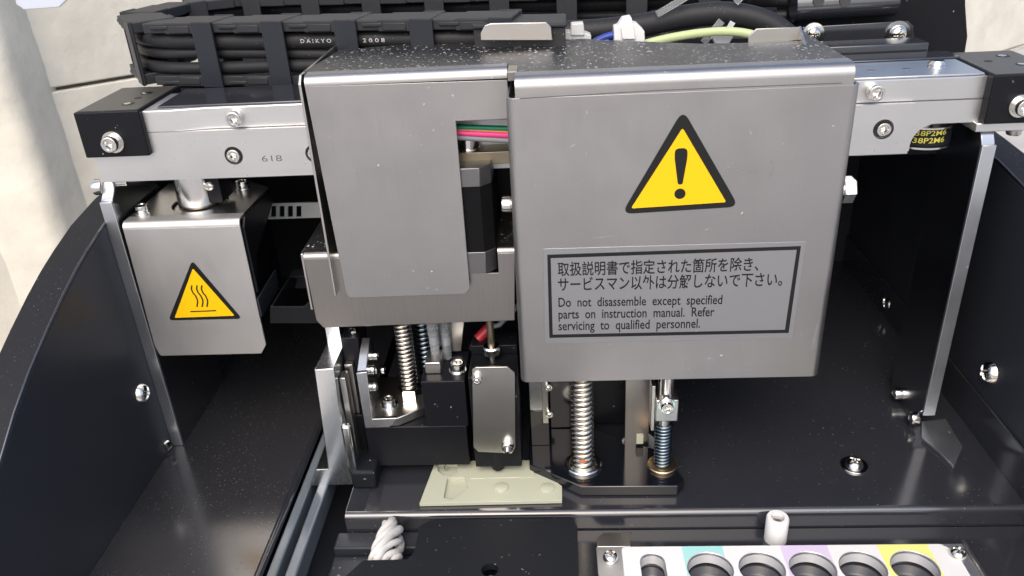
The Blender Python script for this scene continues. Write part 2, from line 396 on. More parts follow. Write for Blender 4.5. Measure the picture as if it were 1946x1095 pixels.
prof = [(150,-340),(150,-262),(175,-240),(200,-211),(214,-197.5),(228.7,-185.8),(245,-174.2),(260,-165.5),(278,-156.8),(294,-149.7),(308,-144.3),(320,-140.5),(337.6,-135.8),(361,-132.3),(390,-130),(430,-128.5),(601,-128),(601,-340)]
for sx in (-1, 1):
    a, b = (-222.5, -207) if sx < 0 else (207, 223)
    dy = 0 if sx < 0 else 12
    o = obj('side_panel', MB().prism([(y+(dy if 160 < y < 430 else 0), z-(0 if sx < 0 else 1)) for y, z in prof], 'X', a, b), 'black_panel', h, .9, smooth=25)
    # textured rim pads on the top edge
    rim = [p for p in prof if 170 < p[0] < 605 and p[1] > -260]
    up = [(y+dy*(y < 430), z+.7-(0 if sx < 0 else 1)) for y, z in rim]; dn = [(y+dy*(y < 430)+.2, z-.5-(0 if sx < 0 else 1)) for y, z in rim]
    obj('rim_trim', MB().prism(up+dn[::-1], 'X', a+.4*(sx > 0)-.3, b-.4), 'black_rim', h, smooth=30)
    xe = -207.2 if sx < 0 else 207.2
    obj('rim_edge', MB().tube([(xe, y, z+.15) for y, z in up], .55, 8), 'black_gloss', h, smooth=80)
obj('light_baffle', MB().box(-206.6, 206.6, 390, 539.8, -133.5, -129), 'black_flat', h, .4)  # unseen baffle, added to keep sky light off the back panel
obj('shade_strip', MB().box(-102, -93.5, 287.4, 323, Z0+.02, Z0+.2), 'black_flat', h)  # added dark strip standing in for shade; hides the bracket's reflection
obj('base_flange', MB().box(205.6, 206.6, 287, 590, Z0+.1, Z0+21), 'black_gloss', h, .3)
# lower front step and tray
st = UZ([(620,1012),(1820,1002),(1880,1098),(1130,1110),(1100,1012)], -273)
obj('front_step', MB().box(-58, 206.8, 255, 284, -276, -273), 'black_gloss', h, .4)
for ya, yb, zz in ((273.6, 284, -272.5), (258.2, 273.2, -276.5), (236, 257.8, -281)): obj('tray_step', MB().box(-106.5, -58.4, ya, yb, zz-9, zz), 'black_bar', h, 1.0, seg=3)
for (px, py), wsh in (((1623, 886), WASHL),):
    pan(h, U(px, py, 'Z', Z0), UP, 1.15, wsh)
for px, py in ((268, 747),): pan(h, U(px, py, 'X', -207), RIGHTW, 1.35)
for px, py in ((1884, 708),): pan(h, U(px, py, 'X', 207), LEFTW, 1.6)
pan(h, U(1690, 576, 'X', 207), LEFTW, 1.3)

# rails in the left channel
for i, (xa, lab) in enumerate(((-126.5, 'translucent bluish rail nearer the left plate of the machine'), (-117.5, 'translucent bluish rail nearer the black base plate'))):
    m = MB()
    if i == 0: m.box(-128.6, -124.2, 180, 372, -276, -263.6)
    else: m.box(-120.6, -115.6, 180, 372, -276, -263.8)
    r_ = single('slide_rail', lab, 'rail', m, 'rail_plastic', .9, 'bluish slide rails')

# =================================================================== GANTRY BEAM
b = thing('gantry_beam', 'silver aluminium cross beam spanning the machine with black end caps', 'beam', (0, 360, -122))
BT = -84.6
up = [(-204.3, 340.8), (-166, 340.8), (-150, 343), (204.5, 343), (204.5, 372), (-204.3, 372)]
obj('beam_body', MB().prism(up, 'Z', -94.2, BT), 'alu', b, .5)
lowr = [(150.2, -94.3), (204.4, -94.3), (204.4, -104), (161, -104)] + arc(161, -113.5, 9.5, 90, 180, 8) + [(151.5, -115.6), (150.2, -115.6)]
obj('beam_body', MB().prism(lowr, 'Y', 343, 372), 'alu', b)
obj('beam_core', MB().box(-204.2, 150.1, 343, 372, -115.8, -94.3), 'alu', b)
hole = lambda px, py, r: circ(*UY([(px, py)], 340)[0], r, 36)
fp = [(-204.4, -94.25), (150, -94.25), (150, -116), (-204.4, -116)]
obj('front_plate', MB().prism(fp, 'Y', 340.7, 342.9, [hole(443, 297, 4.1), hole(597, 293, 4.1), hole(1680, 247, 4.3)]), 'alu', b)
for px, py in ((443, 297), (597, 293), (1680, 247)):
    p = U(px, py, 'Y', 340); put(CAPS, 'screw', b, (p.x, 343, p.z), FRONT, 1.12, .4)
    obj('screw_recess', MB().prism(circ(p.x, p.z, 4.2), 'Y', 342.9, 343.1), 'socket', b)
for px, py in ((449, 222), (1660, 173)):
    p = U(px, py, 'Y', 343); cap(b, (p.x, 343, p.z), FRONT, 1.0, WASHS)
pl, pr = U(497, 309, 'Y', 339.4), U(535, 308, 'Y', 339.4)
obj('engraved_number', letters('618', (pl.x, pl.z), (pr.x, pr.z), 2.7, 340.6, bold=-.012), 'grey_ink', b)
obj('top_cover', MB().box(-172, -92, 344.6, 376, BT+.1, BT+.9), 'black_gloss', b, .3)
obj('top_plate', MB().box(112, 177, 343.6, 371, BT+.1, BT+1), 'alu', b, .3)
obj('top_rail', MB().box(100, 180, 372.5, 386, -92, BT+1.6).box(104, 172, 388, 402, -92, BT+5), 'black_gloss', b, .5)
for px, py in ((1655, 134), (1722, 131)):
    p = U(px, py, 'Z', BT+1); obj('top_hole', MB().prism(circ(p.x, p.y, 1.5), 'Z', BT+.9, BT+1.06), 'steel_plain', b)
p = U(1779, 128, 'Z', BT+1); put(STUD, 'stud', b, (p.x, p.y, BT-6), UP, 1.85)
for sx in (-1, 1):
    t = b
    if sx < 0: xa, xb = -206.2, -177.3
    else: xa, xb = 177.8, 206.8
    m = MB().prism(rnd([(xa, -83.4), (xb, -83.4), (xb, -103.6), (xa, -103.6)], .8), 'Y', 337.6, 383)
    ec = obj('end_cap', m, 'black_anod', t, 1.0, seg=3)
    tp = MB().prism(rnd([(xa+1, 339.2), (xb-1, 339.2), (xb-1, 382), (xa+1, 382)], 1), 'Z', -83.5, -83.25)
    obj('top_face', tp, 'black_anod_top', ec)
    for px, py in (((244,197),(262,186),(279,177)) if sx < 0 else ((1878,116),(1906,106),(1944,122))):
        p = U(px, py, 'Z', -83.2); k = 1.7 if (px in (262, 1878)) else 2.8
        obj('bolt_hole', MB().prism(circ(p.x, p.y, k), 'Z', -83.3, -83.15), 'black_ink', ec)
        if k > 2: obj('bolt_head', MB().lathe([(1.7, 0), (1.7, .16), (1.0, .3)], (p.x-.4, p.y, -83.2)), 'chrome', ec)
    px, py = (211, 272) if sx < 0 else (1941, 203)
    p = U(px, py, 'Y', 336); cap(b, (p.x+.4, 337.6, p.z), FRONT, 1.06, WASH)
p = U(1930, 236, 'Y', 345); obj('pin', MB().lathe([(3, 0), (3, 6), (2.6, 6.6)], (p.x, 345, -104), (0, 0, -1)), 'steel_plain', b)
obj('cap_foot', MB().box(176, 206.6, 339.8, 372, -107.4, -103.7), 'alu', b, .3)

# posts
def post(label, xa, xb, y1, ztop, grp, shape):
    t = thing('support_post', label, 'support post', ((xa+xb)/2, 360, Z0), grp)
    obj('plate', MB().prism(shape, 'X', xa, xb), 'mirror_alu', t, .35)
    obj('edge', MB().box(xa-.1, xb+.1, 338.6, 339.95, Z0+.2 if xa < 0 else -252, ztop-1), 'alu_satin', t, .2)
    return t
pL = post('left aluminium support post under the beam, beside the hot surface cover', -206.9, -201.4, 400, -124, 'aluminium support posts',
     [(340, -263), (340, -124.6), (344, -121), (347, -116.2), (368, -116.2), (400, -150), (400, -263)])
cap(pL, (-206.9, 345.5, -119.8), LEFTW, 1.1)
put(STUD, 'stud', pL, (-201.4, 348, -119), RIGHTW, .9)
cap(pL, (-206.5, 334, -258), (-.2, -1, 0), .8)
pR = post('right aluminium support post with a foot bracket, below the black end cap', 179.8, 185.4, 378, -112, 'aluminium support posts',
     [(340, -250), (340, -112.6), (343, -108), (346, -107.3), (372, -107.3), (378, -113), (378, -262.8), (352, -262.8)])
obj('foot', MB().prism(UZ([(1752,800),(1797,795),(1829,847),(1812,886),(1785,858),(1752,832)], -261), 'Z', -262.8, -261.2), 'alu_satin', pR, .2)
for px, py in ((1712, 748), (1744, 795)):
    p = U(px, py, 'X', 179.8); cap(pR, p, LEFTW, .95)

# =================================================================== HOT SURFACE COVER and shaft
hc = thing('motor_cover', 'steel cover box with a yellow hot surface triangle at the left post', 'cover', (-164, 340, -197))
zt = -135.0; YF = 338
fpz = rnd([(-199.2, -138.2), (-144.4, -138.2), (-144.4, -201.7), (-147.6, -206.5), (-199, -206.5), (-200.4, -200.5)], [0, 0, .3, .3, 1.6, .3])
obj('front_panel', MB().prism(fpz, 'Y', YF, YF+1.1), 'steel_satin', hc, .15)
sec = [(YF, -138.2)] + [(YF+3-3*math.cos(R(a)), zt-3+3*math.sin(R(a))) for a in (0, 15, 30, 45, 60, 75, 90)] + [(YF+8, zt)]
obj('top_bend', MB().prism(sheet(sec, -1.1), 'X', -199.2, -144.4), 'steel_satin', hc, smooth=50)
cx_, cy_ = -171.1, 361.7
tp = [(-199.2, YF+8), (-144.4, YF+8), (-143.2, 380), (-157, 391), (-199.2, 391)]
obj('top_panel', MB().prism(tp, 'Z', zt-1.1, zt, [circ(cx_, cy_, 13.2, 40)]), 'steel_plain', hc, .15)
obj('side_flange', MB().prism([(YF+1.5, -139.5), (YF+5, zt-.9), (382, zt-.9), (382, -143), (346, -157), (YF+1.5, -173)], 'X', -144.0, -143.0), 'black_anod', hc)
obj('back_flange', MB().prism(UX([(490,568),(524,512),(530,548),(498,602)], -142.6), 'X', -143.3, -142.5), 'black_bar', hc, .2)
p = U(272, 405, 'Z', zt); put(WASHS, 'washer', hc, (p.x, p.y, zt), UP, 1.1); put(CAPS, 'screw', hc, (p.x, p.y, zt+.6), UP, 1.15)
p = U(462, 358, 'Z', zt); put(WASHS, 'washer', hc, (p.x, p.y, zt), UP, 1.1); put(CAPS, 'screw', hc, (p.x, p.y, zt+.6), UP, 1.15)
st = obj('warning_sticker', MB().prism(rnd(UY([(365,495),(320,609),(460,606)], YF-.1), 1.4), 'Y', YF-.14, YF), 'black_ink', hc)
obj('triangle', MB().prism(rnd(UY([(366.5,510),(332,604),(446,600)], YF-.1), .5), 'Y', YF-.2, YF-.13), 'yellow_vinyl', st)
m = MB()
for x0 in (365, 375, 384):
    q = UY([(x0, 542), (x0-1, 549), (x0+2, 556), (x0+7, 562), (x0+10.5, 569), (x0+11, 575), (x0+9.5, 583)], YF); m.ribbon(q, .72, YF-.26, YF-.19)
m.ribbon(UY([(362, 592), (411, 590)], YF), .62, YF-.26, YF-.19)
obj('hot_mark', m, 'black_ink', st)

sh = thing('motor_shaft', 'polished steel shaft collar dropping from the beam into the steel cover', 'shaft', (cx_, cy_, -131))
obj('collar', MB().lathe([(9.2, 0), (10.1, .5), (10.1, 19.5)], (cx_, cy_, -135.6)), 'chrome', sh)
obj('ring', MB().lathe([(5, 0), (12.7, 0), (12.7, 1.6), (11.1, 2.2), (10.3, 2.2)], (cx_, cy_, -138), seg=40), 'steel_plain', sh)
obj('block', MB().box(-166, -157, 355, 369, -133, -116.3), 'black_anod', sh, .3)
put(PAN, 'screw', sh, (-161.6, 355, -124.5), FRONT, .66)
single('bearing_block', 'small tan block behind the steel shaft collar under the beam', 'block', MB().box(-192, -180.5, 382, 388, -131, -121), 'cream_plastic', .4)
m = MB().prism(rnd([(-158, -151.0), (-118, -151.5), (-116.5, -155), (-118, -160), (-158, -159.6)], 1.2), 'Y', 398.8, 400)
hb = thing('slotted_strap', 'pale grey slotted strap under the beam between the two steel covers', 'strap', (-138, 400, -160))
hol = [UY([(x, 390.5), (x+9.5, 390.3), (x+9.5, 411), (x, 411.5)], 400) for x in (502, 516, 532, 548, 564)]
obj('strap', MB().prism(rnd([(-160, -150.8), (-121, -151.3), (-119.2, -155), (-121, -159.8), (-160, -159.8)], 1.2), 'Y', 399, 400, hol), 'nylon', hb)
# black sheet bracket in the gap
fb = thing('sheet_bracket', 'black folded sheet bracket with an open top left of the steel bracket', 'bracket', (-120, 340, -185))
q = UY([(513,583),(577,583),(594,568),(625,568),(625,615),(513,615)], 334)
obj('front_wall', MB().prism(q, 'Y', 334, 335), 'black_anod', fb, .25)
xl = q[0][0]; zt2 = q[0][1]
obj('side_wall', MB().prism([(335, zt2), (372, zt2+.2), (372, zt2-7), (335, zt2-10)], 'X', xl, xl+1), 'black_anod', fb, .25)
obj('back_wall', MB().box(xl, xl+40, 372, 373, zt2-10, zt2+.2).box(xl+1, xl+40, 364, 373, zt2+.2, zt2+1), 'black_anod', fb, .2)

# =================================================================== CARRIAGE COVER
cc = thing('carriage_cover', 'large stainless steel carriage cover with warning triangle and bilingual notice', 'cover', (10, 320, -201))
YB, YP, ZT = 300, 318, -67.8
X0, X1, r_ = -17.6, 111.6, 3.2
def cpath(x0, x1, r):
    return [(x0, 352)] + [(x0, YB+r)] + [(x0+r-r*math.cos(R(a)), YB+r-r*math.sin(R(a))) for a in (15,30,45,60,75,90)] + [(x1-r+r*math.sin(R(a)), YB+r-r*math.cos(R(a))) for a in (0,15,30,45,60,75,90)] + [(x1, 352)]
m = MB().prism(sheet(cpath(X0, X1, r_), 1.1), 'Z', -201.3, -75.4)
fpn = obj('front_panel', m, 'steel_front', cc, .12, smooth=50)
rr = 4.2
sec = [(YB, -75.4), (YB, ZT-rr)] + [(YB+rr-rr*math.cos(R(a)), ZT-rr+rr*math.sin(R(a))) for a in (12,24,36,48,60,72,84,90)] + [(YB+10, ZT)]
obj('top_bend', MB().prism(sheet(sec, -1.1), 'X', X0+3.6, X1-2.8), 'steel_front', cc, smooth=50)
# recessed panel on the left with its window cut
lpz = UY([(579,165),(964,152),(968,226),(866,230.5),(893,548),(884,559),(664,566),(657,556)], YP)
obj('front_panel', MB().prism(lpz, 'Y', YP, YP+1.1), 'steel_front', cc, .15)
zl = lpz[0][1]
rr = 3.6
sec = [(YP, zl), (YP, ZT-rr)] + [(YP+rr-rr*math.cos(R(a)), ZT-rr+rr*math.sin(R(a))) for a in (12,24,36,48,60,72,84,90)] + [(YP+8, ZT)]
obj('top_bend', MB().prism(sheet(sec, -1.1), 'X', lpz[0][0], lpz[1][0]), 'steel_front', cc, smooth=50)
xs = lpz[0][0]-1.3
obj('side_panel', MB().prism([(YP-.2, -165), (YP-.2, ZT-3), (YP+3, ZT), (388, ZT), (388, -110), (350, -130), (YP+14, -165)], 'X', xs-1.1, xs), 'steel_plain', cc, .2)
# top plate: outline with step at front and the irregular back edge
zq = ZT
back = UZ([(1521,56),(1433,81),(1330,83),(1225,79),(1100,73),(1000,66),(645,95)], zq)
topo = [(xs-1.0, YP+8), (lpz[1][0]+.3, YP+8), (lpz[1][0]+.3, YB+10), (X1-2.8, YB+10)] + back
obj('top_plate', MB().prism(topo, 'Z', ZT-1.1, ZT), 'steel_top_shaded', cc, .2)
# back chamfer of the left half, sloping down
a0, a1 = back[-1], back[-2]
v = [(a0[0], a0[1], ZT), (a1[0], a1[1], ZT), (a1[0]+14, a1[1]+5, ZT-2.2), (a0[0], a0[1]+9, ZT-3.4)]
obj('top_slope', MB().add(v + [(x, y, z-1.1) for x, y, z in v], [(0,1,2,3),(4,7,6,5),(0,4,5,1),(1,5,6,2),(2,6,7,3),(3,7,4,0)]), 'steel_top_shaded', cc)
# upright tab with a return at the right of the back edge
ya = back[1][1]; za = ZT
tb = UY([(1422,88),(1422,70),(1438,55),(1520,52),(1520,76)], ya)
obj('tab', MB().prism(tb, 'Y', ya, ya+1), 'steel_plain', cc, .15)
obj('tab', MB().prism([(ya+1, ZT+5.5), (ya-9, ZT), (ya+14, ZT)], 'X', tb[3][0]-.2, tb[3][0]+.8), 'steel_plain', cc, .1)
pz = U(963, 132, 'Y', YP-3)
obj('corner_tab', MB().box(lpz[1][0]+.6, lpz[1][0]+4.4, YB+9, YP+2, ZT-3.2, ZT+.35), 'steel_bracket', cc, .2)
# yellow triangle
yy = YB
ws = obj('warning_sticker', MB().prism(rnd(UY([(1298,208),(1181,407),(1404,393)], yy), 2.6), 'Y', yy-.15, yy), 'black_ink', cc)
obj('triangle', MB().prism(rnd(UY([(1297,243),(1199,396),(1380,384)], yy), .6), 'Y', yy-.22, yy-.14), 'yellow_vinyl', ws)
def upx(px, py): return UY([(px, py)], yy)[0]
ex = rnd([upx(*q_) for q_ in ((1282,282),(1307,281),(1306,300),(1297,350),(1288,350.5),(1282,302))], [2, 2, .5, .9, .9, .5])
dc = upx(1292, 368)
obj('exclamation_mark', MB().prism(ex, 'Y', yy-.29, yy-.21).prism(circ(*dc, 2.15), 'Y', yy-.29, yy-.21), 'black_ink', ws)
# notice: clear film, black frame, lettering
ns = obj('notice_sticker', MB().prism(rnd([upx(*q_) for q_ in ((1032,473),(1532,459),(1506,644),(1036,653))], .6), 'Y', yy-.12, yy), 'steel_film', cc, .05)
oc = [upx(*q_) for q_ in ((1040,484),(1522,467.5),(1498.5,632.5),(1044,642))]; ic = [upx(*q_) for q_ in ((1046.5,490.5),(1514,474.5),(1491.5,626.5),(1050.5,635.8))]
obj('frame', MB().prism(oc, 'Y', yy-.2, yy-.115, [ic]), 'black_ink', ns)
m = MB()
for s, (ax_, ay), (bx, by), hpx, ref, bo in (
    ('取扱説明書で指定された箇所を除き、', (1060, 522.5), (1441, 512.5), 22.4, .80, .012),
    ('サービスマン以外は分解しないで下さい。', (1060.5, 551.5), (1486, 541.0), 22.4, .80, .012),
    ('Do not disassemble except specified', (1061.5, 583), (1372, 577.5), 16.6, .682, .012),
    ('parts on instruction manual. Refer', (1061.5, 605.5), (1357, 600.5), 16.6, .682, .012),
    ('servicing to qualified personnel.', (1061.5, 627.5), (1330, 622.5), 16.6, .682, .012)):
    a_, b_ = upx(ax_, ay), upx(bx, by); hh = a_[1]-upx(ax_, ay+hpx)[1]
    s2 = s.replace(' ', '  ') if s[0] in 'Dps' else s
    letters(s2, a_, b_, hh, yy-.17, m, ref, bo)
obj('lettering', m, 'black_ink', ns)
m = MB(); rs = random.Random(3)
for k in range(26):
    x0, z0 = rs.uniform(-14, 108), rs.uniform(-198, -78); L_ = rs.uniform(.4, 2.2) if k % 4 else rs.uniform(4, 14); an = rs.uniform(-.5, .5)+(math.pi/2 if rs.random() < .5 else 0)
    dx, dz = L_*math.cos(an), L_*math.sin(an)
    if 26 < x0 < 72 and -124 < z0 < -80 or -8 < x0 < 104 and -184 < z0 < -142: continue
    m.ribbon([(x0, z0), (x0+dx*.5, z0+dz*.5+rs.uniform(-.2, .2)), (min(108, x0+dx), max(-200, min(-76, z0+dz)))], (.08 if L_ > 3 else .2), yy-.03, yy+.02)
obj('scratches', m, 'lint', cc)
# scribble and stain marks, bolts on the sides
m = MB()
for q_ in ([(1380,322),(1388,318),(1394,323),(1402,319),(1411,323),(1420,320),(1428,323),(1440,320)], [(1466,306),(1469,318),(1467,330),(1462,337)]):
    m.ribbon([upx(*c) for c in q_], .25, yy-.05, yy+.02)
obj('scribble', m, 'faint_ink', cc)
for q_, zc in (([(988,187.5),(1250,172),(1600,158)], 0),): obj('stain', MB().ribbon([upx(*c) for c in q_], .35, yy-.03, yy+.02), 'grey_ink', cc)
p = U(978, 388, 'Y', 312); cap(cc, (X0, 312, p.z), LEFTW, .98, WASHS)
p = U(1600, 355, 'Y', 318); pb = (X1, 318, p.z)
put(WASH, 'washer', cc, pb, RIGHTW, 1.05); put(CAP, 'screw', cc, (X1+.6, 318, p.z-1), RIGHTW, 1.); put(NUT, 'nut', cc, (X1+4, 316, p.z-.5), RIGHTW, 1.35)
obj('clip', MB().box(X1, X1+2.2, 314, 322, p.z-12, p.z-3), 'bronze_plate', cc, .3)

# =================================================================== inside the window of the cover
sm = thing('stepper_motor', 'black stepper motor with silver ends seen through the cover window', 'motor', (-30, 350, -160))
yq = 319.7
def octo(x0, x1, y0, y1, c): return [(x0+c, y0), (x1-c, y0), (x1, y0+c), (x1, y1), (x0, y1), (x0, y0+c)]
zA, zB, zC, zD = U(900,320,'Y',yq).z, U(900,356,'Y',yq).z, U(900,480,'Y',yq).z, U(900,521,'Y',yq).z
xr = U(936, 400, 'Y', yq).x; xl_ = xr-38
oc_ = octo(xl_, xr, yq, yq+38, 4.5)
obj('body', MB().prism(octo(xl_+.2, xr-.2, yq+.2, yq+37.8, 4.5), 'Z', zC, zB), 'black_shaded', sm)
obj('end_cap', MB().prism(oc_, 'Z', zB, zA), 'alu_shaded', sm, .3); obj('end_cap', MB().prism(oc_, 'Z', zD, zC), 'alu_shaded', sm, .3)
zP = U(900, 290, 'Y', 330).z
single('motor_plate', 'thick bronze coloured mounting plate across the top of the window', 'plate', MB().box(-66, 20, 330, 352, zP-5.4, zP), 'bronze_plate', .3)
ms = thing('plate_screw', 'knurled cap screw standing on the bronze plate under the wires', 'screw', (-36, 336, zP))
p = U(890, 292, 'Y', 336); put(WASH, 'washer', ms, (p.x, 336, zP), UP, 1.15); put(CAP, 'screw', ms, (p.x, 336, zP+.7), UP, 1.5)
for nm, mt_, zo, yo, rad, lab in (('green', 'green_vinyl', 0, 0, 1.25, 'green wire along the top of the cover window'), ('pink', 'pink_vinyl', -2.0, -1.0, 1.25, 'pink wire below the green one in the cover window'), ('grey', 'grey_vinyl', -3.9, -.6, 1.3, 'grey braided wire lowest of the bundle in the window'), ('orange', 'orange_vinyl', -1.0, -.6, .7, 'thin orange wire between the green and pink wires')):
    pts = [(-60, 327+yo, U(870,241,'Y',326).z+zo+.6), (-42, 326+yo, U(870,241,'Y',326).z+zo), (-30, 325+yo, U(920,243,'Y',325).z+zo*1.1), (-18, 325+yo, U(970,245,'Y',325).z+zo*1.2), (0, 326+yo, U(970,249,'Y',325).z+zo*1.2)]
    single('wire', lab, 'wire', MB().tube([Vector(p) for p in pts], rad, 10), mt_, group='coloured wires in the cover window')
single('backing_plate', 'black plate behind the stepper motor in the cover window', 'plate', MB().box(-70, 12, 374, 376, -166, -72), 'black_anod', .2)

# U bracket below the window
ub = thing('motor_bracket', 'bent stainless bracket with vertical grain below the recessed cover panel', 'bracket', (-66, 340, -184))
YU = 321.3
q = UY([(577,493),(978,478.5),(978,609),(615,623),(601,609)], YU); zt3 = q[0][1]
nx0, nx1, nz = xl_-.8, xr+.8, zD-.6
notched = [q[0], (nx0, q[0][1]), (nx0, nz), (nx1, nz), (nx1, q[0][1]), (q[1][0], q[0][1])] + q[2:]
obj('front_panel', MB().prism(notched, 'Y', YU, YU+1.4), 'steel_bracket', ub, .15)
sec = [(YU, zt3)] + [(YU+2.4-2.4*math.cos(R(a)), zt3+2.4*math.sin(R(a))) for a in (15,30,45,60,75,90)] + [(YU+6, zt3+2.4)]
for a_, b_ in ((q[0][0], nx0), (nx1, q[1][0])): obj('top_bend', MB().prism(sheet(sec, -1.4), 'X', a_, b_), 'steel_bracket', ub, smooth=50)
for a_, b_ in ((q[0][0]-.9, nx0), (nx1, q[1][0])): obj('top_panel', MB().box(a_, b_, YU+6, 366, zt3+1.0, zt3+2.4), 'steel_top_shaded', ub, .15)
obj('side_flange', MB().prism([(YU+1, zt3+2), (YU+3, zt3+2.4), (366, zt3+2.4), (366, zt3-30), (YU+1, zt3-26)], 'X', q[0][0]-1.4, q[0][0]-.3), 'steel_plain', ub, .2)

# =================================================================== LEFT TOOL UNDER THE COVER
sl = thing('slide_bracket', 'milled aluminium slide bracket standing over the rails at the left', 'bracket', (-112, 320, Z0))
YS = 307
q = UY([(597,703),(634,701),(644,770),(678,921),(592,924),(600,893),(624,892)], YS)
obj('block', MB().prism(q, 'Y', YS, YS+25), 'alu_mill', sl, .4)
q2 = UY([(622,610),(646,610),(672,740),(632,742)], YS+12)
obj('upright', MB().prism([(-110.6,-150),(-103.6,-150),(-103.6,-205),(-110.6,-205)], 'Y', 329, 345), 'alu_mill', sl, .3)
obj('guide', MB().box(-102.3, -99.6, 312, 318.5, -256, -205), 'steel_plain', sl, .3)
obj('lug', MB().box(-103, -98.5, 303, 306.8, -254, -226), 'chrome', sl, 1.2)
obj('skid', MB().box(-102, -90, 302, 322, -262.6, -252), 'black_matte', sl, 1.5)
gb = thing('guide_carriage', 'dark guide carriage block with steel strip behind the angle plate', 'carriage', (-99, 330, -250))
obj('carriage', MB().box(-102.3, -94.4, 324, 342, -223, -190.5), 'black_anod', gb, .4)
obj('steel_strip', MB().box(-101.6, -97.8, 320.4, 323.8, -231, -203), 'steel_plain', gb, .2)
obj('rod', MB().lathe([(2.2, 0), (2.2, 42)], (-100.5, 337, -190.4)), 'steel_plain', gb)
obj('lower_guide', MB().box(-102.4, -96.3, 318.8, 330, -256, -231.2), 'black_anod', gb, .3)
cap(gb, (-97, 328, -190.4), UP, .5)

nb = thing('nozzle_block', 'satin black stepped nozzle block hanging below the springs', 'block', (-66, 310, -247))
YN = 312
zb = -256.8
obj('body', MB().box(-94.2, -45.3, YN, 338, zb, -233.3), 'black_anod', nb, .5)
obj('body', MB().box(-64.5, -44.1, YN-.4, 338, -233.2, -207.6), 'black_anod', nb, .5)
obj('needle', MB().lathe([(.55, 0), (.55, 4.5)], (-58, 314, zb-4.4)), 'chrome', nb); obj('needle', MB().lathe([(.45, 0), (.45, 3)], (-52, 318, zb-2.9)), 'chrome', nb)
la = thing('angle_plate', 'pale aluminium angle plate carrying a nut and screws beside the coil spring', 'angle plate', (-80, 305, -224))
q = UY([(677,709),(697,707),(707.5,796.5),(754,794.5),(741,811.5),(694,813)], YN-1)
obj('face', MB().prism(q, 'Y', YN-1.2, YN+.9), 'alu_mill', la, .2)
obj('top', MB().prism(UZ([(708,797),(755,795),(812,772),(805,735),(765,715),(700,718)], -228.4), 'Z', -232.9, -228.4), 'steel_plain', la, .3)
obj('upright', MB().prism([(YN+1, -202.2), (YN+1, -227.8), (330, -227.8), (334, -197.6), (329, -193.4)], 'X', -93.8, -89.6), 'alu_mill', la, .3)
for px, py in ((708, 676), (702, 703), (706, 735), (722, 703)):
    p = U(px, py, 'X', -89.6); put(CAPS, 'screw', la, p, RIGHTW, .8)
p = U(740, 770, 'Z', -228.4); put(WASHS, 'washer', la, (p.x, p.y, -228.4), UP, 1.3); put(CAPS, 'screw', la, (p.x, p.y, -227.7), UP, 1.15)
def spring(label, base, R0, r0, turns, length, m, core=None, extra=None):
    t = thing('coil_spring', label, 'spring', base)
    c = obj('coil', MB().coil(base, UP, R0, r0, turns, length, 8, 24), m, t, smooth=80)
    if core: obj('rod', MB().lathe([(core, -1), (core, length+4)], base), 'steel_plain', t)
    return t
p = U(783, 752, 'Z', -228.4)
s1 = spring('light coil spring above a hex nut on the angle plate', (p.x-.6, p.y+.5, -223.4), 3.5, .95, 21, 50, 'spring_steel', 2.3)
put(NUT, 'nut', s1, (p.x-.5, p.y+.5, -228.4), UP, 1.5)
p = U(812, 700, 'Y', 339)
spring('dark coil spring behind the light one', (p.x, 339, -221), 3.3, .95, 18, 48, 'dark_spring', 2.0)
hx = thing('ejector_mount', 'small steel mount holding two clear nozzle tips on the black block', 'mount', (-52, 310, -199))
obj('plate', MB().box(-63, -55.7, 318, 330, -207.5, -201.5), 'steel_plain', hx, .4)
obj('plate', MB().prism([(-55.1, -206), (-47.8, -206), (-44.7, -187), (-48.9, -185), (-54, -195.5)], 'Y', 335, 336.2), 'steel_plain', hx, .2)
p = U(870, 704, 'Y', 320); put(WASHS, 'washer', hx, (p.x, 320, -207.5), UP, 1.3); put(CAPS, 'screw', hx, (p.x, 320, -206.8), UP, 1.3); put(NUT, 'nut', hx, (p.x, 320, -207.4), UP, .72)
for i, (px, y, lab) in enumerate(((826, 327, 'clear plastic tip with greyish filling, left of the pair'), (849, 331, 'clear plastic tip with darker filling, right of the pair'), (836, 334, 'clear plastic tip half hidden behind the left one'))):
    t = thing('plastic_tip', lab, 'tip', (U(px, 690, 'Y', y).x, y, -196), 'clear plastic tips')
    x = U(px, 660, 'Y', y).x; zb_ = U(px, 690, 'Y', y).z if i < 2 else -202
    obj('tube', MB().lathe([(.7, 0), (.9, 2), (2.0, 3), (2.3, 13), (2.3, 15), (2.7, 16), (2.8, 40)], (x, y, zb_), seg=20), 'tip_plastic', t)
    obj('filling', MB().lathe([(2.35, 0), (2.35, 7)], (x, y, zb_+11), seg=20), 'grey_vinyl', t)

# steel clip plate with its screws
cv = thing('clip_plate', 'grey steel plate with clipped corners screwed to a black block', 'plate', (-30, 300, -240))
YC = 308
q = UY([(897,704),(904,698.5),(964,697.5),(978,710),(979,850),(973,862),(909,859),(900,850)], YC)
obj('plate', MB().prism(q, 'Y', YC, YC+1.2), 'steel_plain', cv, .15)
obj('block', MB().box(-42.2, -19.8, YC+1.3, 328.9, -256, -204.4), 'black_anod', cv, .4)
obj('upper_block', MB().box(-42.2, -20.4, 329.6, 342, -220, U(934,657,'Y',329.6).z), 'black_anod', cv, .4)
p = U(907, 718, 'Y', YC); cap(cv, (p.x, YC, p.z), FRONT, .78, WASHS, CAPS)
p = U(965, 846, 'Y', YC); put(WASHS, 'washer', cv, (p.x, YC, p.z), FRONT, .95); put(CAPS, 'screw', cv, (p.x, YC-.6, p.z), FRONT, 1.0); put(STUD, 'stud', cv, (p.x, YC-3, p.z), FRONT, .6)
p = U(945, 870, 'Y', 312)
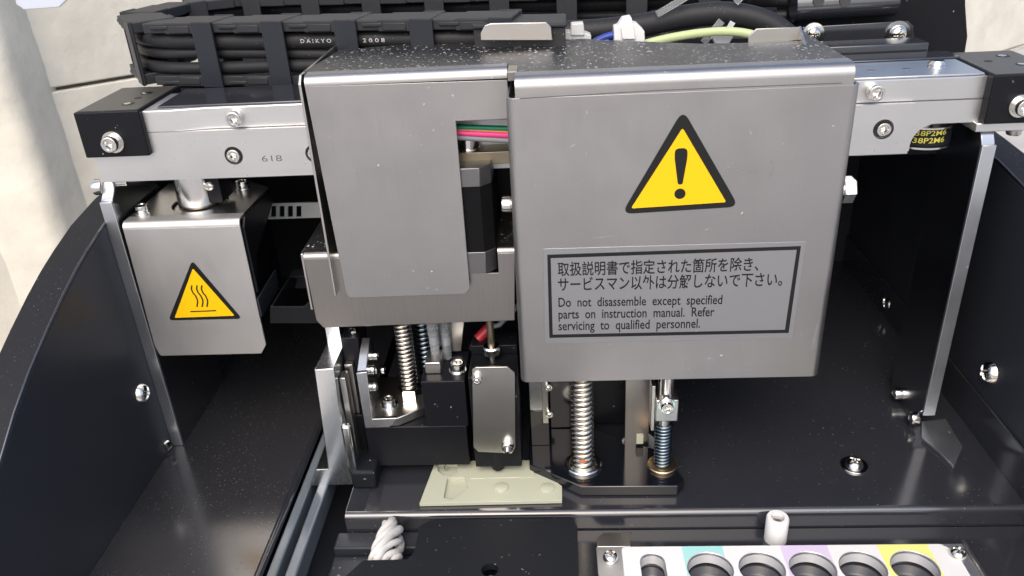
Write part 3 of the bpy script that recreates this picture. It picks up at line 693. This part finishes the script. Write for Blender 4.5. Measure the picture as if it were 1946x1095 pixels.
obj('plunger', MB().lathe([(2.5, 0), (3, .6), (3, 12)], (p.x, 312, max(-260.3, U(945,889,'Y',312).z))), 'black_matte', cv)
kn = thing('knurled_nut', 'knurled steel nut on the thin rod above the clip plate', 'nut', (-30, 306, -190))
x = U(934, 660, 'Y', 325).x
obj('rod', MB().lathe([(1.7, 0), (1.7, 30)], (x, 325, -197)), 'bronze_plate', kn)
zk = U(934, 674, 'Y', 325).z
m = MB(); seg = 48; vv = []
for rr_, zz_ in ((2.4, 0), (4.2, 1), (4.3, 4.2), (3.6, 5), (2.0, 5.1)):
    for k in range(seg):
        a = 2*math.pi*k/seg; q_ = rr_*(.95 if k % 2 and rr_ > 4 else 1); vv.append((x+q_*math.cos(a), 325+q_*math.sin(a), zk+zz_))
m.add(vv, [(i*seg+k, i*seg+(k+1) % seg, (i+1)*seg+(k+1) % seg, (i+1)*seg+k) for i in range(4) for k in range(seg)] + [tuple(4*seg+k for k in range(seg))])
obj('collar', m, 'chrome', kn, smooth=25)
obj('neck', MB().lathe([(1.9, 0), (2.2, 1.5), (1.4, 2.2), (2.2, 3.4), (1.6, 5), (1.6, 9)], (x, 325, zk-8.5)), 'chrome', kn)
tl = thing('ring_terminal', 'red sleeved ring terminal screwed down left of the knurled nut', 'terminal', (-40, 316, -180))
p = U(905, 655, 'Y', 334); put(WASH, 'washer', tl, (p.x, 334, p.z-1), (0, -.5, 1), .8); put(PAN, 'screw', tl, (p.x, 334, p.z-.5), (0, -.5, 1), .75)
a_ = U(908, 645, 'Y', 336); b_ = U(930, 622, 'Y', 339)
obj('sleeve', MB().tube([a_, b_], 2.6, 12), 'red_vinyl', tl); obj('lead', MB().tube([b_, U(948, 618, 'Y', 340), U(990, 575, 'Y', 342)], 1.3, 10), 'grey_vinyl', tl)

# =================================================================== RIGHT TOOL UNDER THE COVER
ft = thing('foot_plate', 'black anodised foot plate with clipped corners under both right springs', 'plate', (25, 320, -262))
ZP = -256.8
q = UZ([(1105,925),(1288,924),(1300,911),(1262,858),(1215,845),(1130,815),(1006,815),(1006,882)], ZP)
obj('plate', MB().prism(q, 'Z', -262.2, ZP), 'black_gloss_clean', ft, .35)
gr = thing('guide_rail', 'upright steel guide rail with small screws left of the big spring', 'guide rail', (-10, 330, -262))
xg0, xg1 = U(1006,760,'Y',326).x, U(1040,760,'Y',326).x
zg = U(1020, 802, 'Y', 326).z
obj('rail', MB().box(xg0, xg1+.5, 326, 336, -235.4, -150), 'alu_mill', gr, .3)
obj('strip', MB().box(xg0+6.2, xg1+.4, 324.6, 325.9, zg, -160), 'steel_plain', gr, .2)
obj('lower_block', MB().box(xg0, xg1+.5, 326.1, 336, ZP, -235.6), 'black_gloss_clean', gr, .3)
for px, py in ((1042, 733), (1044, 784)):
    p = U(px, py, 'Y', 324.6); put(CAPS, 'screw', gr, (p.x, 324.6, p.z), FRONT, .72)
obj('back_plate', MB().box(xg1+1, 16, 340, 344, ZP, -150), 'black_gloss_clean', gr, .3)
obj('dark_column', MB().box(16.2, 34, 344, 347, ZP, -150), 'black_anod', gr, .3)
p = U(1108, 884, 'Z', ZP)
bs = spring('largest bright coil spring, seated in a steel cup washer', (p.x, p.y, ZP+1.2), 4.2, 1.25, 22, 62, 'spring_steel', 3.1)
obj('cup_washer', MB().lathe([(4, 0), (8.9, 0), (8.9, 1.2), (8.4, 1.6), (6.6, 1.4), (6.2, 2.4), (5.7, 2.4), (5.6, 1)], (p.x, p.y, ZP), seg=44), 'chrome', bs)
obj('rust_mark', MB().box(p.x-2.2, p.x+2.2, p.y-6.0, p.y-5.2, ZP+6.2, ZP+7.4), 'copper', bs, .35)
p = U(1258, 886, 'Z', ZP)
ss = spring('small blue black coil spring on a brass washer', (p.x, p.y, ZP+1.6), 3.45, .7, 12.5, 24.5, 'dark_spring', 2.9)
obj('brass_washer', MB().lathe([(3, 0), (6.9, 0), (7, .3), (7, 1.3), (6.7, 1.6), (3, 1.6)], (p.x, p.y, ZP), seg=44), 'brass', ss)
kx, ky = p.x, p.y
cl = thing('shaft_clamp', 'small steel clamp with a cap screw above the blue black spring', 'clamp', (kx, ky, -230))
zc0, zc1 = U(1262, 790, 'Y', ky).z, U(1262, 750, 'Y', ky).z
obj('body', MB().box(kx-4.6, kx+5.6, ky-4.6, ky+5, zc0, zc1), 'steel_plain', cl, .5)
obj('shaft', MB().lathe([(3.6, 0), (3.6, 40)], (kx+.3, ky, zc1)), 'chrome', cl)
obj('tongue', MB().box(kx-6.2, kx-4.7, ky-2, ky+6, zc0-7, zc1+6), 'steel_plain', cl, .2)
p = U(1268, 770, 'Y', ky-5); cap(cl, (p.x-.3, ky-4.6, p.z), FRONT, .86, WASH)
fl = thing('flat_bar', 'upright flat steel bar standing between the two right springs', 'bar', (35, 326, -256))
YFb = 326
q = UY([(1189,728),(1196,724),(1238,724),(1231,862),(1187,860)], YFb)
q[1:3] = [(q[1][0], -170), (q[2][0], -170)]; q[0] = (q[0][0], -172)
obj('bar', MB().prism(q, 'Y', YFb, YFb+1.3), 'steel_bracket', fl, .15)
o8 = [U(1213, 842, 'Y', 330)]
obj('backing', MB().prism([(o8[0].x+9*math.cos(R(22.5+45*k)), o8[0].z+9*math.sin(R(22.5+45*k))) for k in range(8)], 'Y', 328, 329.2), 'steel_satin', fl, .2)
obj('tip', MB().box(o8[0].x-1.6, o8[0].x+1.9, 324.4, 325.9, -255.6, -250), 'cream_plastic', fl, .2)

# cream plate on the floor
cpz = -260.9
q = UZ([(797,957),(1068,951),(1068,924),(1006,876),(827,878)], cpz)
h1 = UZ([(831,882),(870,882),(869,898),(858,904),(842,903),(832,895)], cpz)
h2 = UZ([(850,908),(884,907),(890,927),(872,942),(858,950),(843,946)], cpz)
cpl = thing('cream_plate', 'cream plastic plate with cut pockets lying on the black base plate', 'plate', (-35, 305, Z0))
obj('plate', MB().prism(q, 'Z', Z0+.3, cpz, [rnd(h1, .6), rnd(h2, .8)]), 'cream_plastic', cpl, .2)
obj('pocket_floor', MB().prism([(q[0][0]+1, q[0][1]+1), (q[1][0]-1, q[1][1]+1), (q[2][0]-1, q[2][1]), (q[3][0], q[3][1]-1), (q[4][0]+1, q[4][1]-1)], 'Z', Z0+.1, Z0+.28), 'cream_plastic', cpl)
q = UZ([(895,877),(1006,876),(1018,908),(893,911)], cpz)
obj('raised_pad', MB().prism(q, 'Z', cpz+.02, cpz+.5), 'cream_plastic', cpl, .2)
for px, py in ((1040, 928), (953, 927)):
    p = U(px, py, 'Z', cpz); obj('stud', MB().lathe([(3.4, 0), (3.4, .5), (2.8, .8)], (p.x, p.y, cpz)), 'cream_plastic', cpl)

# =================================================================== FRONT TRAY
hd = thing('holder_plate', 'matte black stepped holder plate with a hole, beside the white rope', 'plate', (-35, 258, -263))
zh = -259
q = UZ([(820,988),(1085,985),(1097,1000),(1100,1100),(1100,1200),(640,1200),(640,1110),(690,1065),(775,1063),(787,1050),(797,1000)], zh)
hc_ = U(931, 1083, 'Z', zh)
obj('plate', MB().prism(rnd(q, [2.5, 1.5, 1.5, 0, 0, 0, 0, 2, 2, 2, 2]), 'Z', zh-3.5, zh, [circ(hc_.x, hc_.y, 3.6)]), 'black_matte', hd, .3)
obj('pin', MB().lathe([(2.2, 0), (2.2, 3), (1.5, 3.6)], (hc_.x+.2, hc_.y-.4, zh-8)), 'steel_plain', hd)
rp = thing('rope', 'twisted white rope end rising beside the black holder plate', 'rope', (-75, 262, -284))
c0 = [U(px, py, 'Z', -266+dz) for px, py, dz in ((742, 1002, -6), (748, 1012, 0), (742, 1030, 2), (735, 1048, 2), (730, 1066, 1), (728, 1090, -3))]
def smoothp(pts, n=10):
    out = []
    for i in range(len(pts)-1):
        p0, p1, p2, p3 = pts[max(i-1, 0)], pts[i], pts[i+1], pts[min(i+2, len(pts)-1)]
        for k in range(n):
            t = k/n; out.append(.5*((2*p1)+(p2-p0)*t+(2*p0-5*p1+4*p2-p3)*t*t+(3*p1-p0-3*p2+p3)*t**3))
    return out + [pts[-1]]
cen = smoothp(c0, 12); nst = 7
for k in range(nst):
    pts = []; rr_ = []
    for i, c in enumerate(cen):
        t = i/(len(cen)-1); t_ = (cen[min(i+1, len(cen)-1)]-cen[max(i-1, 0)]).normalized(); u = t_.orthogonal().normalized(); w_ = t_.cross(u); a = 2*math.pi*k/nst + t*4.2 + .35*math.sin(k*2.3+t*9)
        rad = (4.6 + 1.2*math.sin(k*1.7+t*6))*(.66+.34*min(1, t*2.6)); pts.append(c + u*math.cos(a)*rad + w_*math.sin(a)*rad); rr_.append(1.75+.35*math.sin(k*3.1+t*5))
    obj('strand', MB().tube(pts, rr_, 10), 'rope', rp, smooth=80)
rk = thing('bottle_rack', 'metal rack with white label, coloured bands and a row of round holes', 'rack', (95, 255, -273))
zr = -266
slot = UZ([(1212,1072),(1224,1058),(1245,1055),(1262,1062),(1268,1075),(1276,1110),(1250,1118),(1222,1110)], zr)
slot = [U(1240, 1068, 'Z', zr)]; sx_, sy_ = slot[0].x, slot[0].y
def slotp(x, y, r, L): return [(x+r*math.cos(R(a)), y+r*math.sin(R(a))) for a in range(0, 181, 15)] + [(x+r*math.cos(R(a)), y-L+r*math.sin(R(a))) for a in range(180, 361, 15)]
hs = [U(px, py, 'Z', zr) for px, py in ((1351, 1086), (1449, 1083.5), (1545, 1081), (1640, 1079), (1738, 1077))]
hs_ = [(p.x, 253.2) for p in hs]; rad = 9.4
hl = [circ(x, y, rad, 40) for x, y in hs_] + [slotp(sx_, 257.2, 5.2, 8)]
frame = UZ([(1133,1050),(1145,1043),(1186,1043),(1187,1036),(1866,1030)], zr)
fr = [(13.5, 266.5), (169.5, 266.5), (169.5, 222), (13.5, 222)]
obj('plate', MB().prism(fr, 'Z', zr-1.5, zr, hl), 'alu', rk, .2)
obj('side_wall', MB().box(169.6, 171, 222, 267.5, zr-12, zr+1.5), 'steel_plain', rk, .3)
tabp = UZ([(1137,1020),(1146,1012),(1194,1012),(1195,1035),(1135,1043)], zr); 
obj('tab', MB().prism([(14, 266.6), (28.6, 266.6), (28.6, 275), (17.5, 275), (14, 272)], 'Z', zr-1.5, zr), 'steel_plain', rk, .2)
lab_ = rnd([(24.5, 266.2), (160.5, 266.2), (165, 262), (165, 222.5), (24.5, 222.5)], [2, 2, 2, 0, 0])
hl2 = [circ(x, y, rad+.25, 40) for x, y in hs_] + [slotp(sx_, 257.2, 5.4, 8)]
lb = obj('label', MB().prism(lab_, 'Z', zr+.02, zr+.16, hl2), 'white_plastic', rk)
for (p0, p1), mt_, hi in (((1295, 1372), 'band_cyan', 0), ((1482, 1571), 'band_violet', 2), ((1666, 1763), 'band_yellow', 4)):
    xa_ = U(p0, 1038, 'Z', zr).x; xb_ = U(p1, 1038, 'Z', zr).x; c = hs_[hi]
    m = MB(); ys = [222.6+.5*k for k in range(88)]
    def spans(y):
        out = [(xa_, xb_)]
        for hx_, hy_ in hs_:
            if abs(y-hy_) < rad+.3:
                d_ = math.sqrt((rad+.3)**2-(y-hy_)**2); nx = []
                for (u0, u1) in out:
                    if hx_-d_ > u0: nx.append((u0, min(u1, hx_-d_)))
                    if hx_+d_ < u1: nx.append((max(u0, hx_+d_), u1))
                out = [q_ for q_ in nx if q_[1]-q_[0] > .02]
        return out
    for y0_, y1_ in zip(ys, ys[1:]):
        for u0, u1 in spans((y0_+y1_)/2): m.add([(u0, y0_, zr+.22), (u1, y0_, zr+.22), (u1, y1_, zr+.22), (u0, y1_, zr+.22)], [(0, 1, 2, 3)])
    obj('colour_band', m, mt_, lb)
for x, y in hs_: obj('sleeve', MB().prism(circ(x, y, rad+.9, 40), 'Z', zr-6, zr-1.6, [circ(x, y, rad, 40)]), 'sleeve_grey', rk, smooth=60)
obj('sleeve', MB().prism(slotp(sx_, 257.2, 6.1, 8), 'Z', zr-6, zr-1.6, [slotp(sx_, 257.2, 5.2, 8)]), 'sleeve_grey', rk, smooth=60)
for px, py in ((1160, 1062), (1820, 1055)):
    p = U(px, py, 'Z', zr); pan(rk, (p.x, p.y, zr), UP, .95, WASHS); 
pg = thing('white_peg', 'white plastic peg with a hollow top standing behind the bottle rack', 'peg', (95, 278, -273))
obj('tube', MB().lathe([(4.9, 0), (4.9, 12.2), (4.5, 12.9), (2.9, 12.9), (2.9, 10)], (94.2, 277.4, -273), seg=36), 'white_plastic', pg)
obj('insert', MB().lathe([(2.8, 0), (2.8, 2)], (94.2, 277.4, -263.9), seg=30), 'steel_plain', pg)

# =================================================================== BELT PULLEY
pu = thing('belt_pulley', 'flanged pulley with a black numbered timing belt below the beam at right', 'pulley', (165, 357, -120))
px_, py_, rp_ = 163.2, 361, 11.5
z0p = U(1772, 282, 'Y', 350).z
obj('flange', MB().lathe([(4, 0), (rp_+1.8, 0), (rp_+1.8, .8), (rp_, 1.2), (4, 1.2)], (px_, py_, z0p), seg=44), 'chrome', pu)
obj('flange', MB().lathe([(4, 0), (rp_, 0), (rp_+1.8, .5), (rp_+1.8, 1.2), (4, 1.2)], (px_, py_, z0p+8.4), seg=44), 'chrome', pu)
be = obj('belt', MB().lathe([(rp_, 0), (rp_+.8, 0), (rp_+.8, 7.0), (rp_, 7.0)], (px_, py_, z0p+1.25), seg=44), 'black_matte', pu)
def yb_(x, z): return py_-math.sqrt(max(1, (rp_+1.0)**2-(x-px_)**2))
m = MB()
letters('638P2M6', (px_-9.5, z0p+2.6), (px_+5.5, z0p+2.9), 2.3, 0, m, yfun=yb_, bold=.01); letters('638P2M6', (px_-9.0, z0p+5.9), (px_+5.9, z0p+6.2), 2.2, 0, m, yfun=yb_, bold=.01)
obj('belt_number', m, 'yellow_ink', be)
obj('hub', MB().lathe([(3, 0), (4.5, 2), (4.5, 16)], (px_, py_, z0p-2)), 'steel_plain', pu)

# =================================================================== CABLE CHAIN
TOPZ, BOTZ, T = -56.6, -86.6, 22.0
sl_ = math.atan2(367-395, -33+186)               # front run leans towards the viewer on the right
fd = Vector((math.cos(sl_), math.sin(sl_), 0)); fn = Vector((math.sin(sl_), -math.cos(sl_), 0))   # along, outwards
P0 = Vector((-181, 394, 0)) - fn*(T/2); RB = 42.0
cen_ = P0 - fn*RB
def chain_at(s):
    """s<0: front run to the right, 0..pi*RB: bend, beyond: back run to the right. returns point, outward normal"""
    if s <= 0: return P0 - fd*s, fn
    if s < math.pi*RB:
        a = s/RB; n = fn*math.cos(a) - fd*math.sin(a); return cen_ + n*RB, n
    return cen_ - fn*RB + fd*(s-math.pi*RB), -fn
ch = thing('cable_chain', 'black plastic cable chain looping behind the beam at upper left', 'cable chain', (-120, 430, -86))
PITCHL = 36.2
def link_mesh(bent):
    m = MB(); L = PITCHL-.6
    def seg_(x0, x1, y0, y1, z0, z1): m.box(x0, x1, y0, y1, z0, z1)
    # local: x along, y outwards(+), z up (0..30); interlocking side plates, two crossbars
    for zb_, zt_ in ((0, 5.2), (24.8, 30)):
        seg_(-L/2+.3, L/2-10, -T/2+.6, T/2-.5, zb_, zt_)
        seg_(L/2-10.4, L/2+2.2, -T/2+1.2, T/2-1.3, zb_+.3, zt_-.3)
    seg_(-L/2-.2, -L/2+10.6, T/2-1.6, T/2+.25, -.4, 30.4); seg_(-L/2-.2, -L/2+10.6, -T/2-.2, -T/2+1.4, -.4, 30.4)
    for k, z in ((0, 25.2), (0, 1.0)):
        seg_(-L/2+12, L/2-12.5, T/2-1.2, T/2+.05, z, z+3.6)
        seg_(L/2-12, L/2-2.5, T/2-1.5, T/2-.1, z+(1.8 if z > 10 else 0), z+(3.6 if z > 10 else 1.8))
    return m
lm = link_mesh(0); me = bpy.data.meshes.new('chain_link'); me.from_pydata([Vector(p)/1000 for p in lm.v], [], lm.f); finish(me); me.materials.append(MATS['black_plastic'])
pad = bpy.data.meshes.new('crossbar'); pm = MB().box(-PITCHL/2-.1, -PITCHL/2+10.2, T/2+.2, T/2+.5, 0, 30); pad.from_pydata([Vector(p)/1000 for p in pm.v], [], pm.f); finish(pad); pad.materials.append(MATS['black_bar'])
tot = math.pi*RB + 285; s = -150.0; i = 0
s = -(157 - PITCHL*.5)-10
while s < tot:
    p, n = chain_at(s); p0, _ = chain_at(s-8); p1, _ = chain_at(s+8); t_ = (p1-p0).normalized()
    n_v = Vector((0, 0, 1)).cross(t_)*-1
    if n_v.dot(n) < 0: n_v = -n_v
    # keep x along -travel so bars sit alike on both runs
    xax = -t_; zax = Vector((0, 0, 1)); yax = n_v
    M3 = Matrix((xax, yax, zax)).transposed()
    o = bpy.data.objects.new('link', me); C.objects.link(o); o.parent = ch; bm_ = o.modifiers.new('bevel', 'BEVEL'); bm_.width = .0005; bm_.segments = 2
    if M3.determinant() < 0: M3 = Matrix((-xax, yax, zax)).transposed()
    mw = M3.to_4x4(); loc = mm((p.x, p.y, BOTZ))-ROOT[ch.name]; mw.translation = loc; o.matrix_local = mw
    o2 = bpy.data.objects.new('crossbar', pad); C.objects.link(o2); o2.parent = o
    s += PITCHL; i += 1
# end bracket of the chain beside the cover
pe, _ = chain_at(-157)
eb = obj('end_bracket', MB().prism([(-33.5, 362), (6, 356), (6, 378), (-33.5, 386)], 'Z', -86, TOPZ-3.5).prism([(-34, 360.6), (6.6, 354.6), (6.6, 380), (-34, 388)], 'Z', TOPZ-3.4, TOPZ-1.6), 'black_plastic', ch, .6)
q = UY([(914,75),(914,62),(922,47),(933,43),(1038,41),(1047,50),(1050,75)], 355.5)
q = [(x, z) for x, z in q]
obj('end_plate', MB().prism(q, 'Y', 353.4, 354.4), 'steel_plain', ch, .25)
# cables in the chain
for k, (zc, r_c, off, lab) in enumerate(((-65.8, 3.9, 1.5, 'thick black cable with white lettering, topmost in the chain'), (-72.6, 2.6, 1.0, 'thin black cable second from the top in the chain'), (-78.2, 2.9, 2.5, 'black cable third from the top in the chain'), (-82.9, 2.4, 0.5, 'thin black cable lowest in the chain'))):
    pts = []; s = -150.
    while s < math.pi*RB+292:
        p, n = chain_at(s); wob = math.sin(s*.021+k*1.9)*1.6+math.sin(s*.052+k*2.6)*.8
        pts.append((p.x+n.x*(off+3), p.y+n.y*(off+3), zc+wob*.35)); s += 5
    if k == 0:
        t = thing('chain_cable', lab, 'cable', (-120, 400, -67), 'black cables in the chain')
        obj('sheath', MB().tube(pts, r_c, 14), 'black_rubber', t, smooth=80)
        def ycab(x, z):
            u = (x-P0.x)/fd.x; p = P0 + fd*u; p, n = chain_at(-u); c = Vector((p.x+n.x*4.5, p.y+n.y*4.5, 0)); return c.y - math.sqrt(max(.2, r_c**2-(z-zc)**2))-.25
        m = MB()
        def cabt(s_, pxa, pxb):
            a_ = U(pxa, 75, 'Y', 378); b_ = U(pxb, 75, 'Y', 374); letters(s_, (a_.x, zc-.9), (b_.x, zc-.9), 1.7, 0, m, yfun=ycab)
        cabt('D A I K Y O', 562, 620); cabt('2 0 0 8', 688, 728)
        obj('lettering', m, 'white_ink', t)
    else:
        single('chain_cable', lab, 'cable', MB().tube(pts, r_c, 12), 'black_rubber', group='black cables in the chain', smooth=80)

# shelf the chain lies on
single('chain_tray', 'black sheet tray under the cable chain', 'tray', MB().box(-196, 100, 387, 520, -100, -87.5), 'black_gloss', .4)

# =================================================================== BEHIND THE COVER
co = thing('back_column', 'tall black sheet metal column behind the beam at upper right', 'column', (165, 460, -100))
q = UY([(1515,150),(1508,-60),(1836,-60),(1836,10),(1840,70),(1834,108),(1800,130)], 432)
obj('panel', MB().prism(q, 'Y', 432, 470), 'black_anod', co, 1.0)
obj('drum', MB().tube([U(1508, 12, 'Y', 428), U(1700, 0, 'Y', 428)], [7.5, 7.5], 24), 'black_gloss', co)
for px in (1556, 1606): 
    p = U(px, 2, 'Y', 420.5); obj('hole', MB().tube([(p.x, 420.4, p.z), (p.x, 420.0, p.z)], 2.6, 20), 'socket', co)
br = thing('strip_bracket', 'black strip bracket with two pan screws in front of the black column', 'bracket', (150, 415, -92))
q = UY([(1525,52),(1726,40),(1736,50),(1736,96),(1525,104)], 415)
obj('strip', MB().prism(q, 'Y', 415, 416.2), 'black_gloss', br, .25)
obj('ledge', MB().box(118, 182, 400, 414.8, -90.5, -89), 'black_gloss', br, .3)
for px, py, k in ((1705, 64, 1.15), (1545, 64, 1.)):
    p = U(px, py, 'Y', 415); put(WASHL, 'washer', br, (p.x, 415, p.z), FRONT, k*.95); put(PAN, 'screw', br, (p.x, 414.3, p.z), FRONT, k)

def curve(pts, n=12): return smoothp([Vector(p) for p in pts], n)
hp = curve([U(1060, 62, 'Y', 400), U(1140, 58, 'Y', 400), U(1220, 48, 'Y', 402), U(1300, 32, 'Y', 404), U(1380, 26, 'Y', 404), U(1450, 40, 'Y', 402), U(1492, 66, 'Y', 400), U(1515, 100, 'Y', 398)])
single('cable_hose', 'thick black hose arching behind the top of the steel cover', 'hose', MB().tube(hp, 5.4, 18), 'black_rubber', smooth=80)
yw = curve([U(1225, 84, 'Y', 372), U(1270, 73, 'Y', 374), U(1330, 63, 'Y', 376), U(1385, 60, 'Y', 376), U(1430, 66, 'Y', 374), U(1470, 82, 'Y', 372)])
single('ground_wire', 'pale green wire running in front of the black hose', 'wire', MB().tube(yw, 1.9, 12), 'lime_vinyl', smooth=80)
def strip(name, label, cat, a, b, wd, m, grp=None):
    a, b = Vector(a), Vector(b); t_ = (b-a).normalized(); sd = t_.cross(Vector((0, 1, 0))).normalized()*wd/2; nn = Vector((0, .7, 0))
    v = [a+sd, b+sd, b-sd, a-sd]; v += [p+nn for p in v]
    return single(name, label, cat, MB().add(v, [(0,1,2,3),(4,7,6,5),(0,4,5,1),(1,5,6,2),(2,6,7,3),(3,7,4,0)]), m, .15, grp)
strip('cable_tie', 'clear cable tie tail slanting across the black hose', 'cable tie', U(1337, 82, 'Y', 386), U(1372, 40, 'Y', 386), 3.4, 'clear_plastic', 'clear cable ties')
strip('cable_tie', 'clear cable tie tail rising at the top edge above the connector', 'cable tie', U(1248, 28, 'Y', 396), U(1304, -5, 'Y', 396), 3.0, 'clear_plastic', 'clear cable ties')
strip('cable_tie', 'clear cable tie tail at the top edge above the arch of the hose', 'cable tie', U(1398, 6, 'Y', 398), U(1415, -12, 'Y', 398), 3.0, 'clear_plastic', 'clear cable ties')
strip('cable_tie', 'short white cable tie piece beside the white hex bolt', 'cable tie', U(1379, 66, 'Y', 390), U(1393, 42, 'Y', 390), 2.6, 'nylon', 'clear cable ties')
wc = thing('white_connector', 'white plastic plug connector with blue wire behind the steel cover', 'connector', (28, 366, -72))
q = UY([(1167,90),(1167,53),(1175,50),(1184,36),(1200,33),(1203,45),(1211,46),(1225,60),(1226,90)], 366)
obj('shell', MB().prism(q, 'Y', 366, 374), 'white_plastic', wc, .4)
obj('latch', MB().prism(UY([(1183,75),(1180,52),(1200,40),(1204,50),(1208,75)], 364.5), 'Y', 364.5, 365.9), 'white_plastic', wc, .3)
obj('wire', MB().tube(curve([U(1168, 66, 'Y', 370), U(1150, 71, 'Y', 370), U(1130, 80, 'Y', 370)]), 1.6, 10), 'blue_vinyl', wc)
sc_ = thing('small_connector', 'small frosted white connector right of the black chain end', 'connector', (8, 370, -72))
obj('head', MB().prism(rnd(UY([(1084,68),(1085,46),(1109,44),(1111,68)], 370), .8), 'Y', 370, 376), 'nylon', sc_, .4)
obj('base', MB().prism(rnd(UY([(1066,80),(1068,60),(1082,59),(1114,62),(1123,66),(1123,80)], 373), .5), 'Y', 371, 378), 'nylon', sc_, .4)
nbt = thing('nylon_bolt', 'frosted white hex bolt head under the pale green wire', 'bolt', (70, 380, -74))
p = U(1374, 72, 'Y', 380); obj('head', MB().lathe([(4.6, 0), (4.8, .4), (4.8, 3), (4.2, 3.6)], (p.x, 384, p.z), FRONT, 6), 'nylon', nbt, .3)
dp = thing('dark_housing', 'dark plastic motor housing behind the hose at the top of the cover', 'housing', (60, 420, -95))
obj('body', MB().box(-30, 118, 408, 440, -110, -82), 'black_matte', dp, 1.)
